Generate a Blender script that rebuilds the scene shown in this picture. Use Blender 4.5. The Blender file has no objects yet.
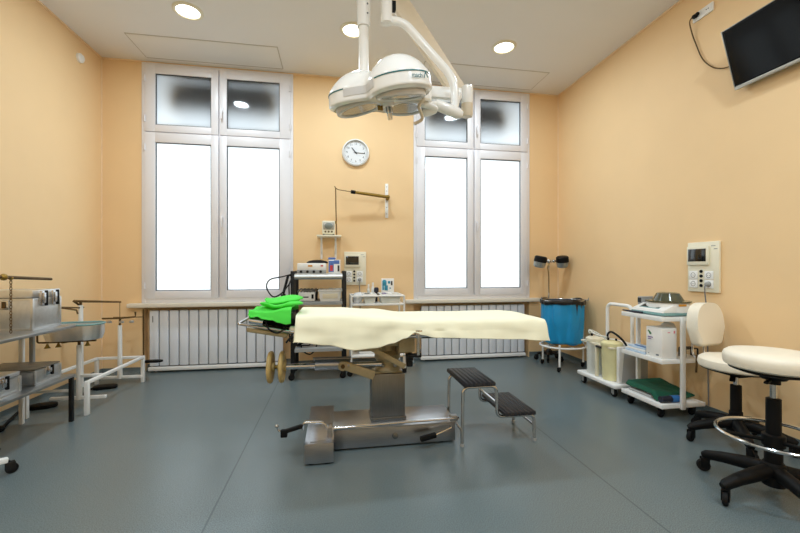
import bpy, bmesh, math, random
from mathutils import Vector, Matrix, noise
random.seed(7)
PI = math.pi
S = bpy.context.scene
COL = S.collection
R = math.radians

# ------------------------------------------------------------------ materials
def lin(r, g, b):
    f = lambda v: (v/255/12.92) if v/255 <= .04045 else ((v/255+.055)/1.055)**2.4
    return (f(r), f(g), f(b), 1)

def mat(name, rgb, rough=.5, metal=0, var=.04, scale=12, bump=0, bscale=60, coat=0, trans=0, stretch=None, spec=.5):
    m = bpy.data.materials.new(name); m.use_nodes = True
    nt = m.node_tree; N = nt.nodes; L = nt.links
    p = N['Principled BSDF']
    c = lin(*rgb)
    p.inputs['Roughness'].default_value = rough
    p.inputs['Metallic'].default_value = metal
    p.inputs['Specular IOR Level'].default_value = spec
    p.inputs['Coat Weight'].default_value = coat
    p.inputs['Transmission Weight'].default_value = trans
    tc = N.new('ShaderNodeTexCoord'); mp = N.new('ShaderNodeMapping')
    L.new(tc.outputs['Object'], mp.inputs['Vector'])
    if stretch: mp.inputs['Scale'].default_value = stretch
    nz = N.new('ShaderNodeTexNoise'); nz.inputs['Scale'].default_value = scale; nz.inputs['Detail'].default_value = 4
    L.new(mp.outputs['Vector'], nz.inputs['Vector'])
    rp = N.new('ShaderNodeValToRGB')
    rp.color_ramp.elements[0].position = .3; rp.color_ramp.elements[1].position = .7
    rp.color_ramp.elements[0].color = [max(0, x*(1-var)) for x in c[:3]]+[1]
    rp.color_ramp.elements[1].color = [min(1, x*(1+var)) for x in c[:3]]+[1]
    L.new(nz.outputs['Fac'], rp.inputs['Fac']); L.new(rp.outputs['Color'], p.inputs['Base Color'])
    if bump:
        n2 = N.new('ShaderNodeTexNoise'); n2.inputs['Scale'].default_value = bscale; n2.inputs['Detail'].default_value = 6
        L.new(mp.outputs['Vector'], n2.inputs['Vector'])
        bp = N.new('ShaderNodeBump'); bp.inputs['Strength'].default_value = bump; bp.inputs['Distance'].default_value = .01
        L.new(n2.outputs['Fac'], bp.inputs['Height']); L.new(bp.outputs['Normal'], p.inputs['Normal'])
    return m

M = {}
M['wall'] = mat('peach_paint', (237, 203, 155), .65, var=.015, scale=3, bump=.08, bscale=180)
M['ceiling'] = mat('ceiling_paint', (232, 230, 228), .8, var=.01, scale=2, bump=.05, bscale=150)
M['hatch'] = mat('hatch_paint', (233, 231, 228), .75, var=.01, scale=2)
M['seam'] = mat('shadow_gap', (192, 186, 176), .8)
M['trimpaint'] = mat('corner_bead', (240, 212, 176), .6)
M['white'] = mat('white_enamel', (238, 238, 236), .35, var=.02)
M['pvc'] = mat('white_pvc', (228, 226, 230), .35, var=.01)
M['sill'] = mat('sill_stone', (228, 222, 208), .35, var=.02)
M['gasket'] = mat('gasket', (60, 64, 66), .6)
M['radiator'] = mat('radiator_enamel', (228, 232, 240), .35, var=.01)
M['cream'] = mat('cream_plastic', (232, 226, 204), .4, var=.02)
M['black'] = mat('black_plastic', (10, 10, 11), .55, var=.1, spec=.2)
M['blackmetal'] = mat('black_paint', (20, 20, 20), .45, var=.1, spec=.35)
M['rubber'] = mat('rubber', (11, 11, 12), .75, var=.1, spec=.3)
M['chrome'] = mat('chrome', (205, 207, 210), .16, 1, var=.02)
M['steel'] = mat('brushed_steel', (166, 167, 170), .30, 1, var=.08, scale=6, stretch=(2, 40, 40))
M['steeldark'] = mat('column_steel', (122, 124, 124), .36, 1, var=.08, scale=6, stretch=(30, 30, 2))
M['alu'] = mat('hammered_aluminium', (204, 206, 206), .42, 1, var=.06, scale=40, bump=.15, bscale=160)
M['alu2'] = mat('aluminium_edge', (215, 217, 218), .32, 1, var=.03)
M['trough'] = mat('polished_trough', (236, 236, 234), .34, 1, var=.03)
M['tabletop'] = mat('table_steel', (170, 172, 172), .35, 1, var=.04)
M['brass'] = mat('aged_brass', (150, 122, 58), .45, .8, var=.15, scale=30)
M['bronze'] = mat('tarnished_rod', (98, 76, 44), .5, .7, var=.2, scale=40)
M['tan'] = mat('tan_hammer_paint', (170, 156, 122), .42, .15, var=.07, scale=50, bump=.06, bscale=200)
M['wheelwood'] = mat('yellowed_resin', (186, 162, 104), .5, 0, var=.14, scale=18)
M['sheet'] = mat('cream_cotton', (242, 240, 214), .9, var=.02, scale=5, bump=.05, bscale=300)
M['green'] = mat('bright_green_cloth', (78, 218, 74), .9, var=.04, scale=8, bump=.1, bscale=220)
M['dgreen'] = mat('dark_green_cloth', (18, 84, 62), .9, var=.1, scale=8, bump=.1, bscale=220)
M['bluebag'] = mat('blue_plastic_bag', (24, 146, 204), .34, var=.08, scale=6, bump=.25, bscale=14)
M['blackbag'] = mat('black_plastic_rim', (20, 20, 22), .35, var=.1, bump=.3, bscale=22)
M['card'] = mat('cardboard', (160, 118, 58), .8, var=.1)
M['vinylwhite'] = mat('white_vinyl_leather', (236, 228, 210), .45, var=.02, scale=4, bump=.05, bscale=90)
M['lampwhite'] = mat('lamp_white', (240, 240, 238), .22, var=.005, coat=.3)
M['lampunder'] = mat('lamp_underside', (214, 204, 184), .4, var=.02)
M['lampgrey'] = mat('lamp_grey_panel', (206, 205, 204), .4)
M['teal'] = mat('teal_paint', (30, 104, 112), .4)
M['tealpale'] = mat('pale_teal', (120, 160, 160), .5, var=.1)
M['lens'] = mat('lens_glass', (104, 112, 102), .15, .15, var=.2, scale=9, coat=.6)
M['armbeige'] = mat('beige_arm_paint', (214, 200, 176), .4)
M['screen'] = mat('dark_screen', (10, 12, 13), .08, var=.1, coat=.5)
M['tvscreen'] = mat('tv_glass', (6, 7, 7), .1, var=.05, spec=.16)
M['tvsilver'] = mat('tv_silver', (170, 168, 160), .35, .7)
M['crt'] = mat('grey_tube_glass', (120, 128, 122), .15, var=.1, coat=.5)
M['clockface'] = mat('clock_face', (226, 228, 230), .4, var=.01)
M['clockrim'] = mat('clock_rim', (222, 222, 220), .3)
M['ink'] = mat('printed_ink', (40, 42, 46), .6)
M['inkgrey'] = mat('grey_ink', (120, 122, 126), .6)
M['grey'] = mat('grey_plastic', (150, 152, 152), .45, var=.04)
M['greypanel'] = mat('grey_side_panel', (176, 178, 180), .5, var=.02)
M['lampglass'] = mat('ribbed_reflector', (150, 158, 160), .3, .6, var=.15, scale=20)
M['clearbox'] = mat('milky_plastic', (214, 216, 210), .4, var=.06, scale=14)
M['canister'] = mat('frosted_canister', (222, 226, 222), .25, var=.05, scale=10, coat=.3)
M['yellowcan'] = mat('yellow_canister', (234, 228, 178), .25, var=.06, scale=10, coat=.3)
M['tint'] = mat('smoked_lid', (74, 76, 58), .15, var=.2, scale=14, coat=.4)
M['orange'] = mat('orange_label', (206, 142, 44), .5)
M['red'] = mat('red_mark', (196, 60, 60), .5)
M['blueprint'] = mat('blue_print', (78, 110, 176), .5, var=.25, scale=30)
M['bluepack'] = mat('pale_blue_packet', (190, 212, 234), .5, var=.08, scale=20)
M['bluestrip'] = mat('blue_strip', (50, 112, 176), .5)
M['navy'] = mat('navy_roll', (22, 26, 44), .6, var=.2)
M['purple'] = mat('purple_print', (110, 90, 150), .5, var=.2)
M['pink'] = mat('pink_cap', (226, 130, 140), .5)
M['paper'] = mat('white_carton', (236, 234, 230), .6, var=.015)
M['carton'] = mat('white_carton_shaded', (232, 228, 222), .6, var=.015)
M['brightteal'] = mat('teal_print', (48, 140, 168), .5, var=.3, scale=25)
M['leafgreen'] = mat('green_print', (52, 128, 70), .5)
M['bag'] = mat('clear_bag', (216, 218, 220), .25, var=.15, scale=26, bump=.5, bscale=30, coat=.4)
M['darkbrown'] = mat('dark_lid', (132, 124, 110), .45, .5, var=.15)
M['recess'] = mat('mottled_grey', (120, 118, 112), .6, var=.3, scale=40)

def make_tread():
    m = mat('ribbed_black_rubber', (30, 31, 38), .5, var=.06, scale=4)
    nt = m.node_tree; N = nt.nodes; L = nt.links
    p = N['Principled BSDF']; tc = N['Texture Coordinate']
    w = N.new('ShaderNodeTexWave'); w.wave_type = 'BANDS'; w.bands_direction = 'X'
    w.inputs['Scale'].default_value = 10; w.inputs['Distortion'].default_value = 0
    L.new(tc.outputs['Object'], w.inputs['Vector'])
    b = N.new('ShaderNodeBump'); b.inputs['Strength'].default_value = 1; b.inputs['Distance'].default_value = .006
    L.new(w.outputs['Fac'], b.inputs['Height']); L.new(b.outputs['Normal'], p.inputs['Normal'])
    return m
M['tread'] = make_tread()

def make_floor():
    m = bpy.data.materials.new('speckled_vinyl'); m.use_nodes = True
    nt = m.node_tree; N = nt.nodes; L = nt.links; p = N['Principled BSDF']
    tc = N.new('ShaderNodeTexCoord')
    n1 = N.new('ShaderNodeTexNoise'); n1.inputs['Scale'].default_value = 210; n1.inputs['Detail'].default_value = 3
    n2 = N.new('ShaderNodeTexNoise'); n2.inputs['Scale'].default_value = 1.3; n2.inputs['Detail'].default_value = 3
    L.new(tc.outputs['Object'], n1.inputs['Vector']); L.new(tc.outputs['Object'], n2.inputs['Vector'])
    r = N.new('ShaderNodeValToRGB')
    r.color_ramp.elements[0].position = .36; r.color_ramp.elements[1].position = .66
    r.color_ramp.elements[0].color = lin(79, 91, 94); r.color_ramp.elements[1].color = lin(118, 131, 134)
    L.new(n1.outputs['Fac'], r.inputs['Fac'])
    mx = N.new('ShaderNodeMix'); mx.data_type = 'RGBA'; mx.blend_type = 'MULTIPLY'; mx.inputs[0].default_value = .35
    r2 = N.new('ShaderNodeValToRGB'); r2.color_ramp.elements[0].position = .3; r2.color_ramp.elements[1].position = .7
    r2.color_ramp.elements[0].color = (.8, .8, .8, 1)
    L.new(n2.outputs['Fac'], r2.inputs['Fac'])
    L.new(r.outputs['Color'], mx.inputs[6]); L.new(r2.outputs['Color'], mx.inputs[7])
    # welded seams between the two metre wide sheets
    sx = N.new('ShaderNodeSeparateXYZ'); L.new(tc.outputs['Object'], sx.inputs[0])
    cur = mx.outputs[2]
    for x in (-.577, 1.443):
        a = N.new('ShaderNodeMath'); a.operation = 'SUBTRACT'; a.inputs[1].default_value = x; L.new(sx.outputs[0], a.inputs[0])
        b = N.new('ShaderNodeMath'); b.operation = 'ABSOLUTE'; L.new(a.outputs[0], b.inputs[0])
        c = N.new('ShaderNodeMath'); c.operation = 'LESS_THAN'; c.inputs[1].default_value = .0045; L.new(b.outputs[0], c.inputs[0])
        q = N.new('ShaderNodeMix'); q.data_type = 'RGBA'; q.inputs[7].default_value = lin(72, 84, 88)
        L.new(c.outputs[0], q.inputs[0]); L.new(cur, q.inputs[6]); cur = q.outputs[2]
    L.new(cur, p.inputs['Base Color'])
    p.inputs['Roughness'].default_value = .30
    bp = N.new('ShaderNodeBump'); bp.inputs['Strength'].default_value = .05; bp.inputs['Distance'].default_value = .001
    L.new(n1.outputs['Fac'], bp.inputs['Height']); L.new(bp.outputs['Normal'], p.inputs['Normal'])
    return m
M['floor'] = make_floor()

def make_pane():
    m = bpy.data.materials.new('frosted_glass'); m.use_nodes = True
    nt = m.node_tree; N = nt.nodes; L = nt.links
    N.remove(N['Principled BSDF']); out = N['Material Output']
    t = N.new('ShaderNodeBsdfTranslucent'); t.inputs['Color'].default_value = (.93, .96, .96, 1)
    g = N.new('ShaderNodeBsdfGlossy'); g.inputs['Roughness'].default_value = .05; g.inputs['Color'].default_value = (1, 1, 1, 1)
    f = N.new('ShaderNodeFresnel'); f.inputs['IOR'].default_value = 1.5
    x = N.new('ShaderNodeMixShader')
    L.new(f.outputs[0], x.inputs[0]); L.new(t.outputs[0], x.inputs[1]); L.new(g.outputs[0], x.inputs[2]); L.new(x.outputs[0], out.inputs['Surface'])
    return m
M['pane'] = make_pane()

def make_emit(name, col, s):
    m = bpy.data.materials.new(name); m.use_nodes = True
    nt = m.node_tree; N = nt.nodes; L = nt.links
    N.remove(N['Principled BSDF'])
    e = N.new('ShaderNodeEmission'); e.inputs[0].default_value = col; e.inputs[1].default_value = s
    L.new(e.outputs[0], N['Material Output'].inputs['Surface'])
    return m
M['lamp_on'] = make_emit('lit_lens', (1, .95, .80, 1), 6)

# ------------------------------------------------------------------ mesh builder
def catmull(p, n=6, closed=False):
    p = [Vector(a) for a in p]; out = []
    k = len(p)
    rng = range(k if closed else k-1)
    for i in rng:
        if closed: a, b, c, d = p[i-1], p[i], p[(i+1) % k], p[(i+2) % k]
        else: a, b, c, d = p[max(i-1, 0)], p[i], p[i+1], p[min(i+2, k-1)]
        for j in range(n):
            t = j/n
            out.append(.5*((2*b)+(c-a)*t+(2*a-5*b+4*c-d)*t*t+(3*b-a-3*c+d)*t**3))
    if not closed: out.append(p[-1])
    return out

def fillet(p, r, n=6):
    p = [Vector(a) for a in p]; out = [p[0]]
    for i in range(1, len(p)-1):
        a, b, c = p[i-1], p[i], p[i+1]
        u = (a-b); v = (c-b); q = min(r, u.length*.49, v.length*.49)
        s = b+u.normalized()*q; e = b+v.normalized()*q
        for j in range(n+1):
            t = j/n
            out.append((1-t)**2*s+2*t*(1-t)*b+t*t*e)
    out.append(p[-1]); return out

LOC = {}
class MB:
    def __init__(s): s.bm = bmesh.new()
    def box(s, x0, x1, y0, y1, z0, z1, b=0, seg=2, mx=None):
        c = Matrix.Translation(((x0+x1)/2, (y0+y1)/2, (z0+z1)/2)) @ Matrix.Diagonal((abs(x1-x0), abs(y1-y0), abs(z1-z0), 1))
        if mx is not None: c = mx @ c
        g = bmesh.ops.create_cube(s.bm, size=1, matrix=c)['verts']
        if b:
            b = min(b, .45*min(abs(x1-x0), abs(y1-y0), abs(z1-z0)))
            es = list({e for v in g for e in v.link_edges})
            bmesh.ops.bevel(s.bm, geom=es, offset=b, segments=seg, affect='EDGES', profile=.5)
        return s
    def bar(s, p, q, w, h, b=0, up=(0, 0, 1)):
        p = Vector(p); q = Vector(q); d = q-p; L = d.length; x = d.normalized()
        up = Vector(up)
        if abs(x.dot(up)) > .99: up = Vector((0, 1, 0))
        y = up.cross(x).normalized(); z = x.cross(y)
        m = Matrix((x, y, z)).transposed().to_4x4(); m.translation = (p+q)/2
        return s.box(-L/2, L/2, -w/2, w/2, -h/2, h/2, b, mx=m)
    def tube(s, pts, r, seg=10, closed=False, flat=None):
        p = [Vector(a) for a in pts]; n = len(p)
        rr = r if isinstance(r, (list, tuple)) else [r]*n
        T = []
        for i in range(n):
            if closed: t = p[(i+1) % n]-p[i-1]
            else: t = p[min(i+1, n-1)]-p[max(i-1, 0)]
            T.append(t.normalized() if t.length > 1e-9 else Vector((0, 0, 1)))
        u = Vector((0, 0, 1)) if abs(T[0].z) < .9 else Vector((1, 0, 0))
        u = (u-T[0]*u.dot(T[0])).normalized(); rings = []
        for i in range(n):
            u = (u-T[i]*u.dot(T[i]))
            u = u.normalized() if u.length > 1e-6 else T[i].orthogonal().normalized()
            w = T[i].cross(u)
            rings.append([s.bm.verts.new(p[i]+(u*math.cos(2*PI*k/seg)+w*math.sin(2*PI*k/seg)*(flat or 1))*rr[i]) for k in range(seg)])
        for i in range(n if closed else n-1):
            a = rings[i]; b = rings[(i+1) % n]
            for k in range(seg):
                s.bm.faces.new((a[k], a[(k+1) % seg], b[(k+1) % seg], b[k]))
        if not closed:
            s.bm.faces.new(rings[0][::-1]); s.bm.faces.new(rings[-1])
        return s
    def cyl(s, p, q, r, r2=None, seg=24): return s.tube([p, q], [r, r if r2 is None else r2], seg)
    def lathe(s, prof, c=(0, 0, 0), mx=None, seg=32, sx=1, sy=1, cap=True):
        m = Matrix.Translation(c) @ (mx if mx is not None else Matrix.Identity(4)); rings = []
        for r, z in prof:
            if r < 1e-6: rings.append([s.bm.verts.new(m @ Vector((0, 0, z)))])
            else: rings.append([s.bm.verts.new(m @ Vector((r*sx*math.cos(2*PI*k/seg), r*sy*math.sin(2*PI*k/seg), z))) for k in range(seg)])
        for a, b in zip(rings, rings[1:]):
            for k in range(seg):
                k2 = (k+1) % seg
                if len(a) == 1 and len(b) == 1: continue
                if len(a) == 1: s.bm.faces.new((a[0], b[k], b[k2]))
                elif len(b) == 1: s.bm.faces.new((a[k], a[k2], b[0]))
                else: s.bm.faces.new((a[k], a[k2], b[k2], b[k]))
        if cap and len(rings[0]) > 1: s.bm.faces.new(rings[0][::-1])
        if cap and len(rings[-1]) > 1: s.bm.faces.new(rings[-1])
        return s
    def prism(s, pts, z0, z1, mx=None, b=0, seg=2):
        m = mx if mx is not None else Matrix.Identity(4)
        lo = [s.bm.verts.new(m @ Vector((x, y, z0))) for x, y in pts]
        hi = [s.bm.verts.new(m @ Vector((x, y, z1))) for x, y in pts]
        n = len(pts); es = []
        s.bm.faces.new(lo[::-1]); s.bm.faces.new(hi)
        for k in range(n): s.bm.faces.new((lo[k], lo[(k+1) % n], hi[(k+1) % n], hi[k]))
        if b:
            es = [e for e in {e for v in lo+hi for e in v.link_edges} if (e.verts[0] in hi) == (e.verts[1] in hi)]
            bmesh.ops.bevel(s.bm, geom=es, offset=b, segments=seg, affect='EDGES', profile=.5)
        return s
    def ball(s, c, r, sx=1, sy=1, sz=1, seg=20, mx=None):
        m = Matrix.Translation(c) @ (mx if mx is not None else Matrix.Identity(4)) @ Matrix.Diagonal((r*sx, r*sy, r*sz, 1))
        bmesh.ops.create_uvsphere(s.bm, u_segments=seg, v_segments=seg//2, radius=1, matrix=m); return s
    def grid(s, f, nu, nv, closed_u=False):
        vs = [[s.bm.verts.new(f(i/(nu if closed_u else nu-1), j/(nv-1))) for j in range(nv)] for i in range(nu)]
        for i in range(nu if closed_u else nu-1):
            for j in range(nv-1):
                s.bm.faces.new((vs[i][j], vs[(i+1) % nu][j], vs[(i+1) % nu][j+1], vs[i][j+1]))
        return vs
    def build(s, name, m, parent=None, local=False, ang=35, thick=0):
        bmesh.ops.recalc_face_normals(s.bm, faces=s.bm.faces[:])
        me = bpy.data.meshes.new(name)
        if parent is not None and not local:
            o = LOC[parent.name]; bmesh.ops.translate(s.bm, verts=s.bm.verts[:], vec=-Vector(o))
        s.bm.to_mesh(me); s.bm.free()
        me.shade_smooth(); me.set_sharp_from_angle(angle=R(ang))
        o = bpy.data.objects.new(name, me); COL.objects.link(o)
        me.materials.append(M[m] if isinstance(m, str) else m)
        if parent is not None:
            o.parent = parent; LOC[o.name] = LOC[parent.name]
        else: LOC[o.name] = (0, 0, 0)
        if thick:
            md = o.modifiers.new('thickness', 'SOLIDIFY'); md.thickness = thick; md.offset = -1
        return o

    def build_each(s, name, m, parent, ang=35):
        """one object per separate piece"""
        seen = set(); out = []
        s.bm.verts.ensure_lookup_table()
        for v in list(s.bm.verts):
            if v in seen: continue
            isl = []; st_ = [v]; seen.add(v)
            while st_:
                q = st_.pop(); isl.append(q)
                for e in q.link_edges:
                    w_ = e.other_vert(q)
                    if w_ not in seen: seen.add(w_); st_.append(w_)
            n = MB(); mp = {q: n.bm.verts.new(q.co) for q in isl}
            for f in {f for q in isl for f in q.link_faces}: n.bm.faces.new([mp[q] for q in f.verts])
            out.append(n.build(name, m, parent, ang=ang))
        s.bm.free(); return out

def tag(o, label, cat, group=None):
    o['label'] = label; o['category'] = cat
    if group: o['group'] = group
    return o
def thing(name, label, cat, loc=(0, 0, 0), rz=0, group=None):
    o = bpy.data.objects.new(name, None); COL.objects.link(o)
    o.empty_display_size = .1
    o.location = loc; o.rotation_euler = (0, 0, rz); LOC[o.name] = tuple(loc)
    return tag(o, label, cat, group)
def solo(o, loc):
    """move a one-mesh thing's origin to its base"""
    o.data.transform(Matrix.Translation(-Vector(loc))); o.location = loc; LOC[o.name] = tuple(loc); return o
def struct(o): o['kind'] = 'structure'; return o
def dup(root, loc=None, rz=None, label=None):
    c = root.copy(); COL.objects.link(c)
    def rec(a, b):
        for ch in [k for k in bpy.data.objects if k.parent == a]:
            d = ch.copy(); COL.objects.link(d); d.parent = b; LOC[d.name] = LOC.get(ch.name, (0, 0, 0)); rec(ch, d)
    rec(root, c)
    if loc is not None: c.location = loc
    if rz is not None: c.rotation_euler = (0, 0, rz)
    if label: c['label'] = label
    return c
def text(name, body, size, m, parent, mx, extrude=.0006, align='CENTER'):
    cu = bpy.data.curves.new(name, 'FONT'); cu.body = body; cu.size = size; cu.extrude = extrude
    cu.align_x = align; cu.align_y = 'CENTER'
    t = bpy.data.objects.new(name, cu); COL.objects.link(t)
    bpy.context.view_layer.update()
    me = bpy.data.meshes.new_from_object(t.evaluated_get(bpy.context.evaluated_depsgraph_get()))
    bpy.data.objects.remove(t); me.transform(mx); me.materials.clear(); me.materials.append(M[m])
    o = bpy.data.objects.new(name, me); COL.objects.link(o); o.parent = parent; LOC[o.name] = LOC[parent.name]
    return o
# frames facing the room: local x to the right, local y up, local z out of the wall
FB = Matrix(((1, 0, 0, 0), (0, 0, -1, 0), (0, 1, 0, 0), (0, 0, 0, 1)))      # on the back wall (faces -Y)
FR = Matrix(((0, 0, -1, 0), (-1, 0, 0, 0), (0, 1, 0, 0), (0, 0, 0, 1)))     # on the right wall (faces -X)
RX = Matrix.Rotation(PI/2, 4, 'Y')      # lathe axis along X
RY = Matrix.Rotation(-PI/2, 4, 'X')     # lathe axis along Y

# ------------------------------------------------------------------ room
XL, XR, YB, YF, ZC = -2.505, 2.904, 4.6, -2.2, 3.445
struct(MB().box(XL-.2, XR+.2, YF-.2, YB+.4, -.1, 0).build('floor', 'floor'))
struct(MB().box(XL-.2, XR+.2, YF-.2, YB+.4, ZC, ZC+.1).build('ceiling', 'ceiling'))
struct(MB().box(XL-.2, XL, YF-.2, YB+.4, 0, ZC).build('wall_left', 'wall'))
struct(MB().box(XR, XR+.2, YF-.2, YB+.4, 0, ZC).build('wall_right', 'wall'))
struct(MB().box(XL, XR, YF-.2, YF, 0, ZC).build('wall_front', 'wall'))
W1 = (-2.105, -.491); W2 = (.95, 2.49)
SZ = .775                                   # top of the sills
w = MB()
for a, b in ((XL, W1[0]), (W1[1], W2[0]), (W2[1], XR)): w.box(a, b, YB, YB+.4, 0, ZC)
for a, b in (W1, W2):
    w.box(a, b, YB+.13, YB+.4, 0, SZ-.04)     # back of the radiator niche
    w.box(a, b, YB, YB+.4, 3.43, ZC)
struct(w.build('wall_back', 'wall'))

def baseboard(name, p, q, n):
    """coved vinyl skirting from p to q, n = direction into the room"""
    p = Vector(p); q = Vector(q); n = Vector(n); m = MB()
    prof = [(0, .07), (.004, .07), (.006, .03), (.014, .012), (.03, .002), (.03, 0), (0, 0)]
    a = [m.bm.verts.new(p+n*u+Vector((0, 0, v))) for u, v in prof]
    b = [m.bm.verts.new(q+n*u+Vector((0, 0, v))) for u, v in prof]
    for k in range(len(prof)): m.bm.faces.new((a[k], a[k-1], b[k-1], b[k]))
    m.bm.faces.new(a); m.bm.faces.new(b[::-1])
    return struct(m.build(name, 'floor'))
baseboard('baseboard_left', (XL, YF, 0), (XL, YB, 0), (1, 0, 0))
baseboard('baseboard_right', (XR, YF, 0), (XR, YB, 0), (-1, 0, 0))
for i, (a, b, y) in enumerate(((XL, W1[0], YB), (W1[0], W1[1], YB+.13), (W1[1], W2[0], YB), (W2[0], W2[1], YB+.13), (W2[1], XR, YB))):
    baseboard('baseboard_back' if i == 0 else 'baseboard_back.%03d' % i, (a, y, 0), (b, y, 0), (0, -1, 0))
# thin pale beads where walls and ceiling meet
t = MB(); t.box(XL, W1[0]-.01, YB-.012, YB, ZC-.014, ZC).box(W1[1]+.01, W2[0]-.01, YB-.012, YB, ZC-.014, ZC).box(W2[1]+.01, XR, YB-.012, YB, ZC-.014, ZC)
t.box(XL, XL+.012, YF, YB, ZC-.014, ZC).box(XR-.012, XR, YF, YB, ZC-.014, ZC)
t.box(XL, XL+.01, YB-.01, YB, .07, ZC).box(XR-.01, XR, YB-.01, YB, .07, ZC)
struct(t.build('trim_1', 'trimpaint'))
# flush blind-box hatches in the ceiling in front of each window
for i, (a, b) in enumerate(((-2.015, -.60), (.98, 2.455))):
    h = struct(MB().box(a, b, 4.085, 4.50, ZC-.006, ZC+.01, .002).build('trim_%d' % (i+2), 'hatch'))
    g = MB()
    e = .010
    g.box(a-e, a, 4.085-e, 4.5+e, ZC-.003, ZC+.01).box(b, b+e, 4.085-e, 4.5+e, ZC-.003, ZC+.01)
    g.box(a, b, 4.085-e, 4.085, ZC-.003, ZC+.01).box(a, b, 4.5, 4.5+2*e, ZC-.003, ZC+.01)
    struct(g.build('hatch_seam', 'seam', h))

def window(n, a, b, panes):
    root = bpy.data.objects.new('window_%d' % n, None); COL.objects.link(root); root.location = (a, YB, SZ)
    LOC[root.name] = (a, YB, SZ); struct(root)
    (p0, p1), (p2, p3) = panes
    zt, zm, zb = 3.432, 2.665, .80
    mid = (p1+p2)/2
    st = lambda o: struct(o)
    # fixed outer frame: trim strip around, transom
    f = MB()
    fw = .045
    f.box(a, a+fw, YB-.012, YB+.09, SZ, zt, .004).box(b-fw, b, YB-.012, YB+.09, SZ, zt, .004)
    f.box(a+fw, b-fw, YB-.012, YB+.09, zt-.035, zt, .004).box(a+fw, b-fw, YB-.012, YB+.09, SZ, SZ+.06, .004)
    f.box(a+fw, b-fw, YB+.0, YB+.09, zm-.03, zm+.03, .004)
    f.box(mid-.02, mid+.02, YB+.01, YB+.09, SZ+.06, zt-.035, .004)
    fr = st(f.build('window_frame', 'pvc', root))
    for (x0, x1, ox0, ox1) in ((p0, p1, a+.03, mid-.005), (p2, p3, mid+.005, b-.03)):
        for (z0, z1, oz0, oz1) in ((.907, 2.553, SZ+.045, zm-.004), (2.747, 3.312, zm+.004, zt-.025)):
            s = MB(); y0, y1 = YB-.022, YB+.05
            s.box(ox0, x0, y0, y1, oz0, oz1, .006).box(x1, ox1, y0, y1, oz0, oz1, .006)
            s.box(x0-.004, x1+.004, y0, y1, z1, oz1, .006).box(x0-.004, x1+.004, y0, y1, oz0, z0, .006)
            sa = st(s.build('sash', 'pvc', root))
            g = MB(); e = .008
            g.box(x0, x0+e, y0+.014, y0+.03, z0, z1).box(x1-e, x1, y0+.014, y0+.03, z0, z1)
            g.box(x0+e, x1-e, y0+.014, y0+.03, z1-e, z1).box(x0+e, x1-e, y0+.014, y0+.03, z0, z0+e)
            st(g.build('gasket', 'gasket', sa))
            g = MB(); yy = y0+.024
            vs = [g.bm.verts.new(v) for v in ((x0, yy, z0), (x1, yy, z0), (x1, yy, z1), (x0, yy, z1))]; g.bm.faces.new(vs)
            st(g.build('glass_pane', 'pane', sa))
            left = x0 == p0
            hx = a+.035 if left else b-.035
            for hz in (z0+.06, z1-.06):
                st(MB().cyl((hx, y0-.004, hz-.035), (hx, y0-.004, hz+.035), .008, seg=10).build('hinge', 'pvc', sa))
            if not left:
                hz = (z0+z1)/2 if z1-z0 > 1 else z0+.2
                hh = MB().box(x0-.065, x0-.035, y0-.008, y0, hz-.035, hz+.035, .004)
                hh.cyl((x0-.05, y0-.008, hz), (x0-.05, y0-.035, hz), .008, seg=10)
                hh.box(x0-.06, x0-.04, y0-.045, y0-.03, hz-.11, hz+.012, .006)
                st(hh.build('window_handle', 'pvc', sa))
    st(MB().box(a-.115, b+.12, YB-.085, YB, SZ-.045, SZ, .006).box(a, b, YB-.001, YB+.13, SZ-.045, SZ).build('window_sill', 'sill', root))
    # roller blind drawn up outside, behind the upper panes
    return root
window(1, W1[0], W1[1], ((-1.964, -1.388), (-1.22, -.643)))
window(2, W2[0], W2[1], ((1.09, 1.642), (1.815, 2.362)))

# rolled dark awnings outside the upper panes
for i, (x0, x1, lb) in enumerate(((-1.86, -.66, 'dark rolled awning outside the upper panes of the left window'), (1.10, 2.20, 'dark rolled awning outside the upper panes of the right window'))):
    r = thing('rolled_awning', lb, 'awning', ((x0+x1)/2, YB+.24, 3.07), group='rolled awnings outside')
    c = (x0+x1)/2
    MB().tube([(x0, YB+.215, 3.035), (x0+.06, YB+.215, 3.035), (x1-.06, YB+.215, 3.035), (x1, YB+.215, 3.035)], [.11, .18, .18, .11], 28).build('fabric_roll', 'black', r)
    MB().box(c-.78, c+.78, YB+.10, YB+.60, 3.265, 3.425, .01).build('sky_blocker', 'greypanel', r)  # slab added above the roll to block sky and dim the upper panes
    b = MB()
    for x in (x0+.1, x1-.1): b.box(x-.02, x+.02, YB+.26, YB+.28, 3.1, 3.32)
    b.build_each('hanging_bracket', 'blackmetal', r)

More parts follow.
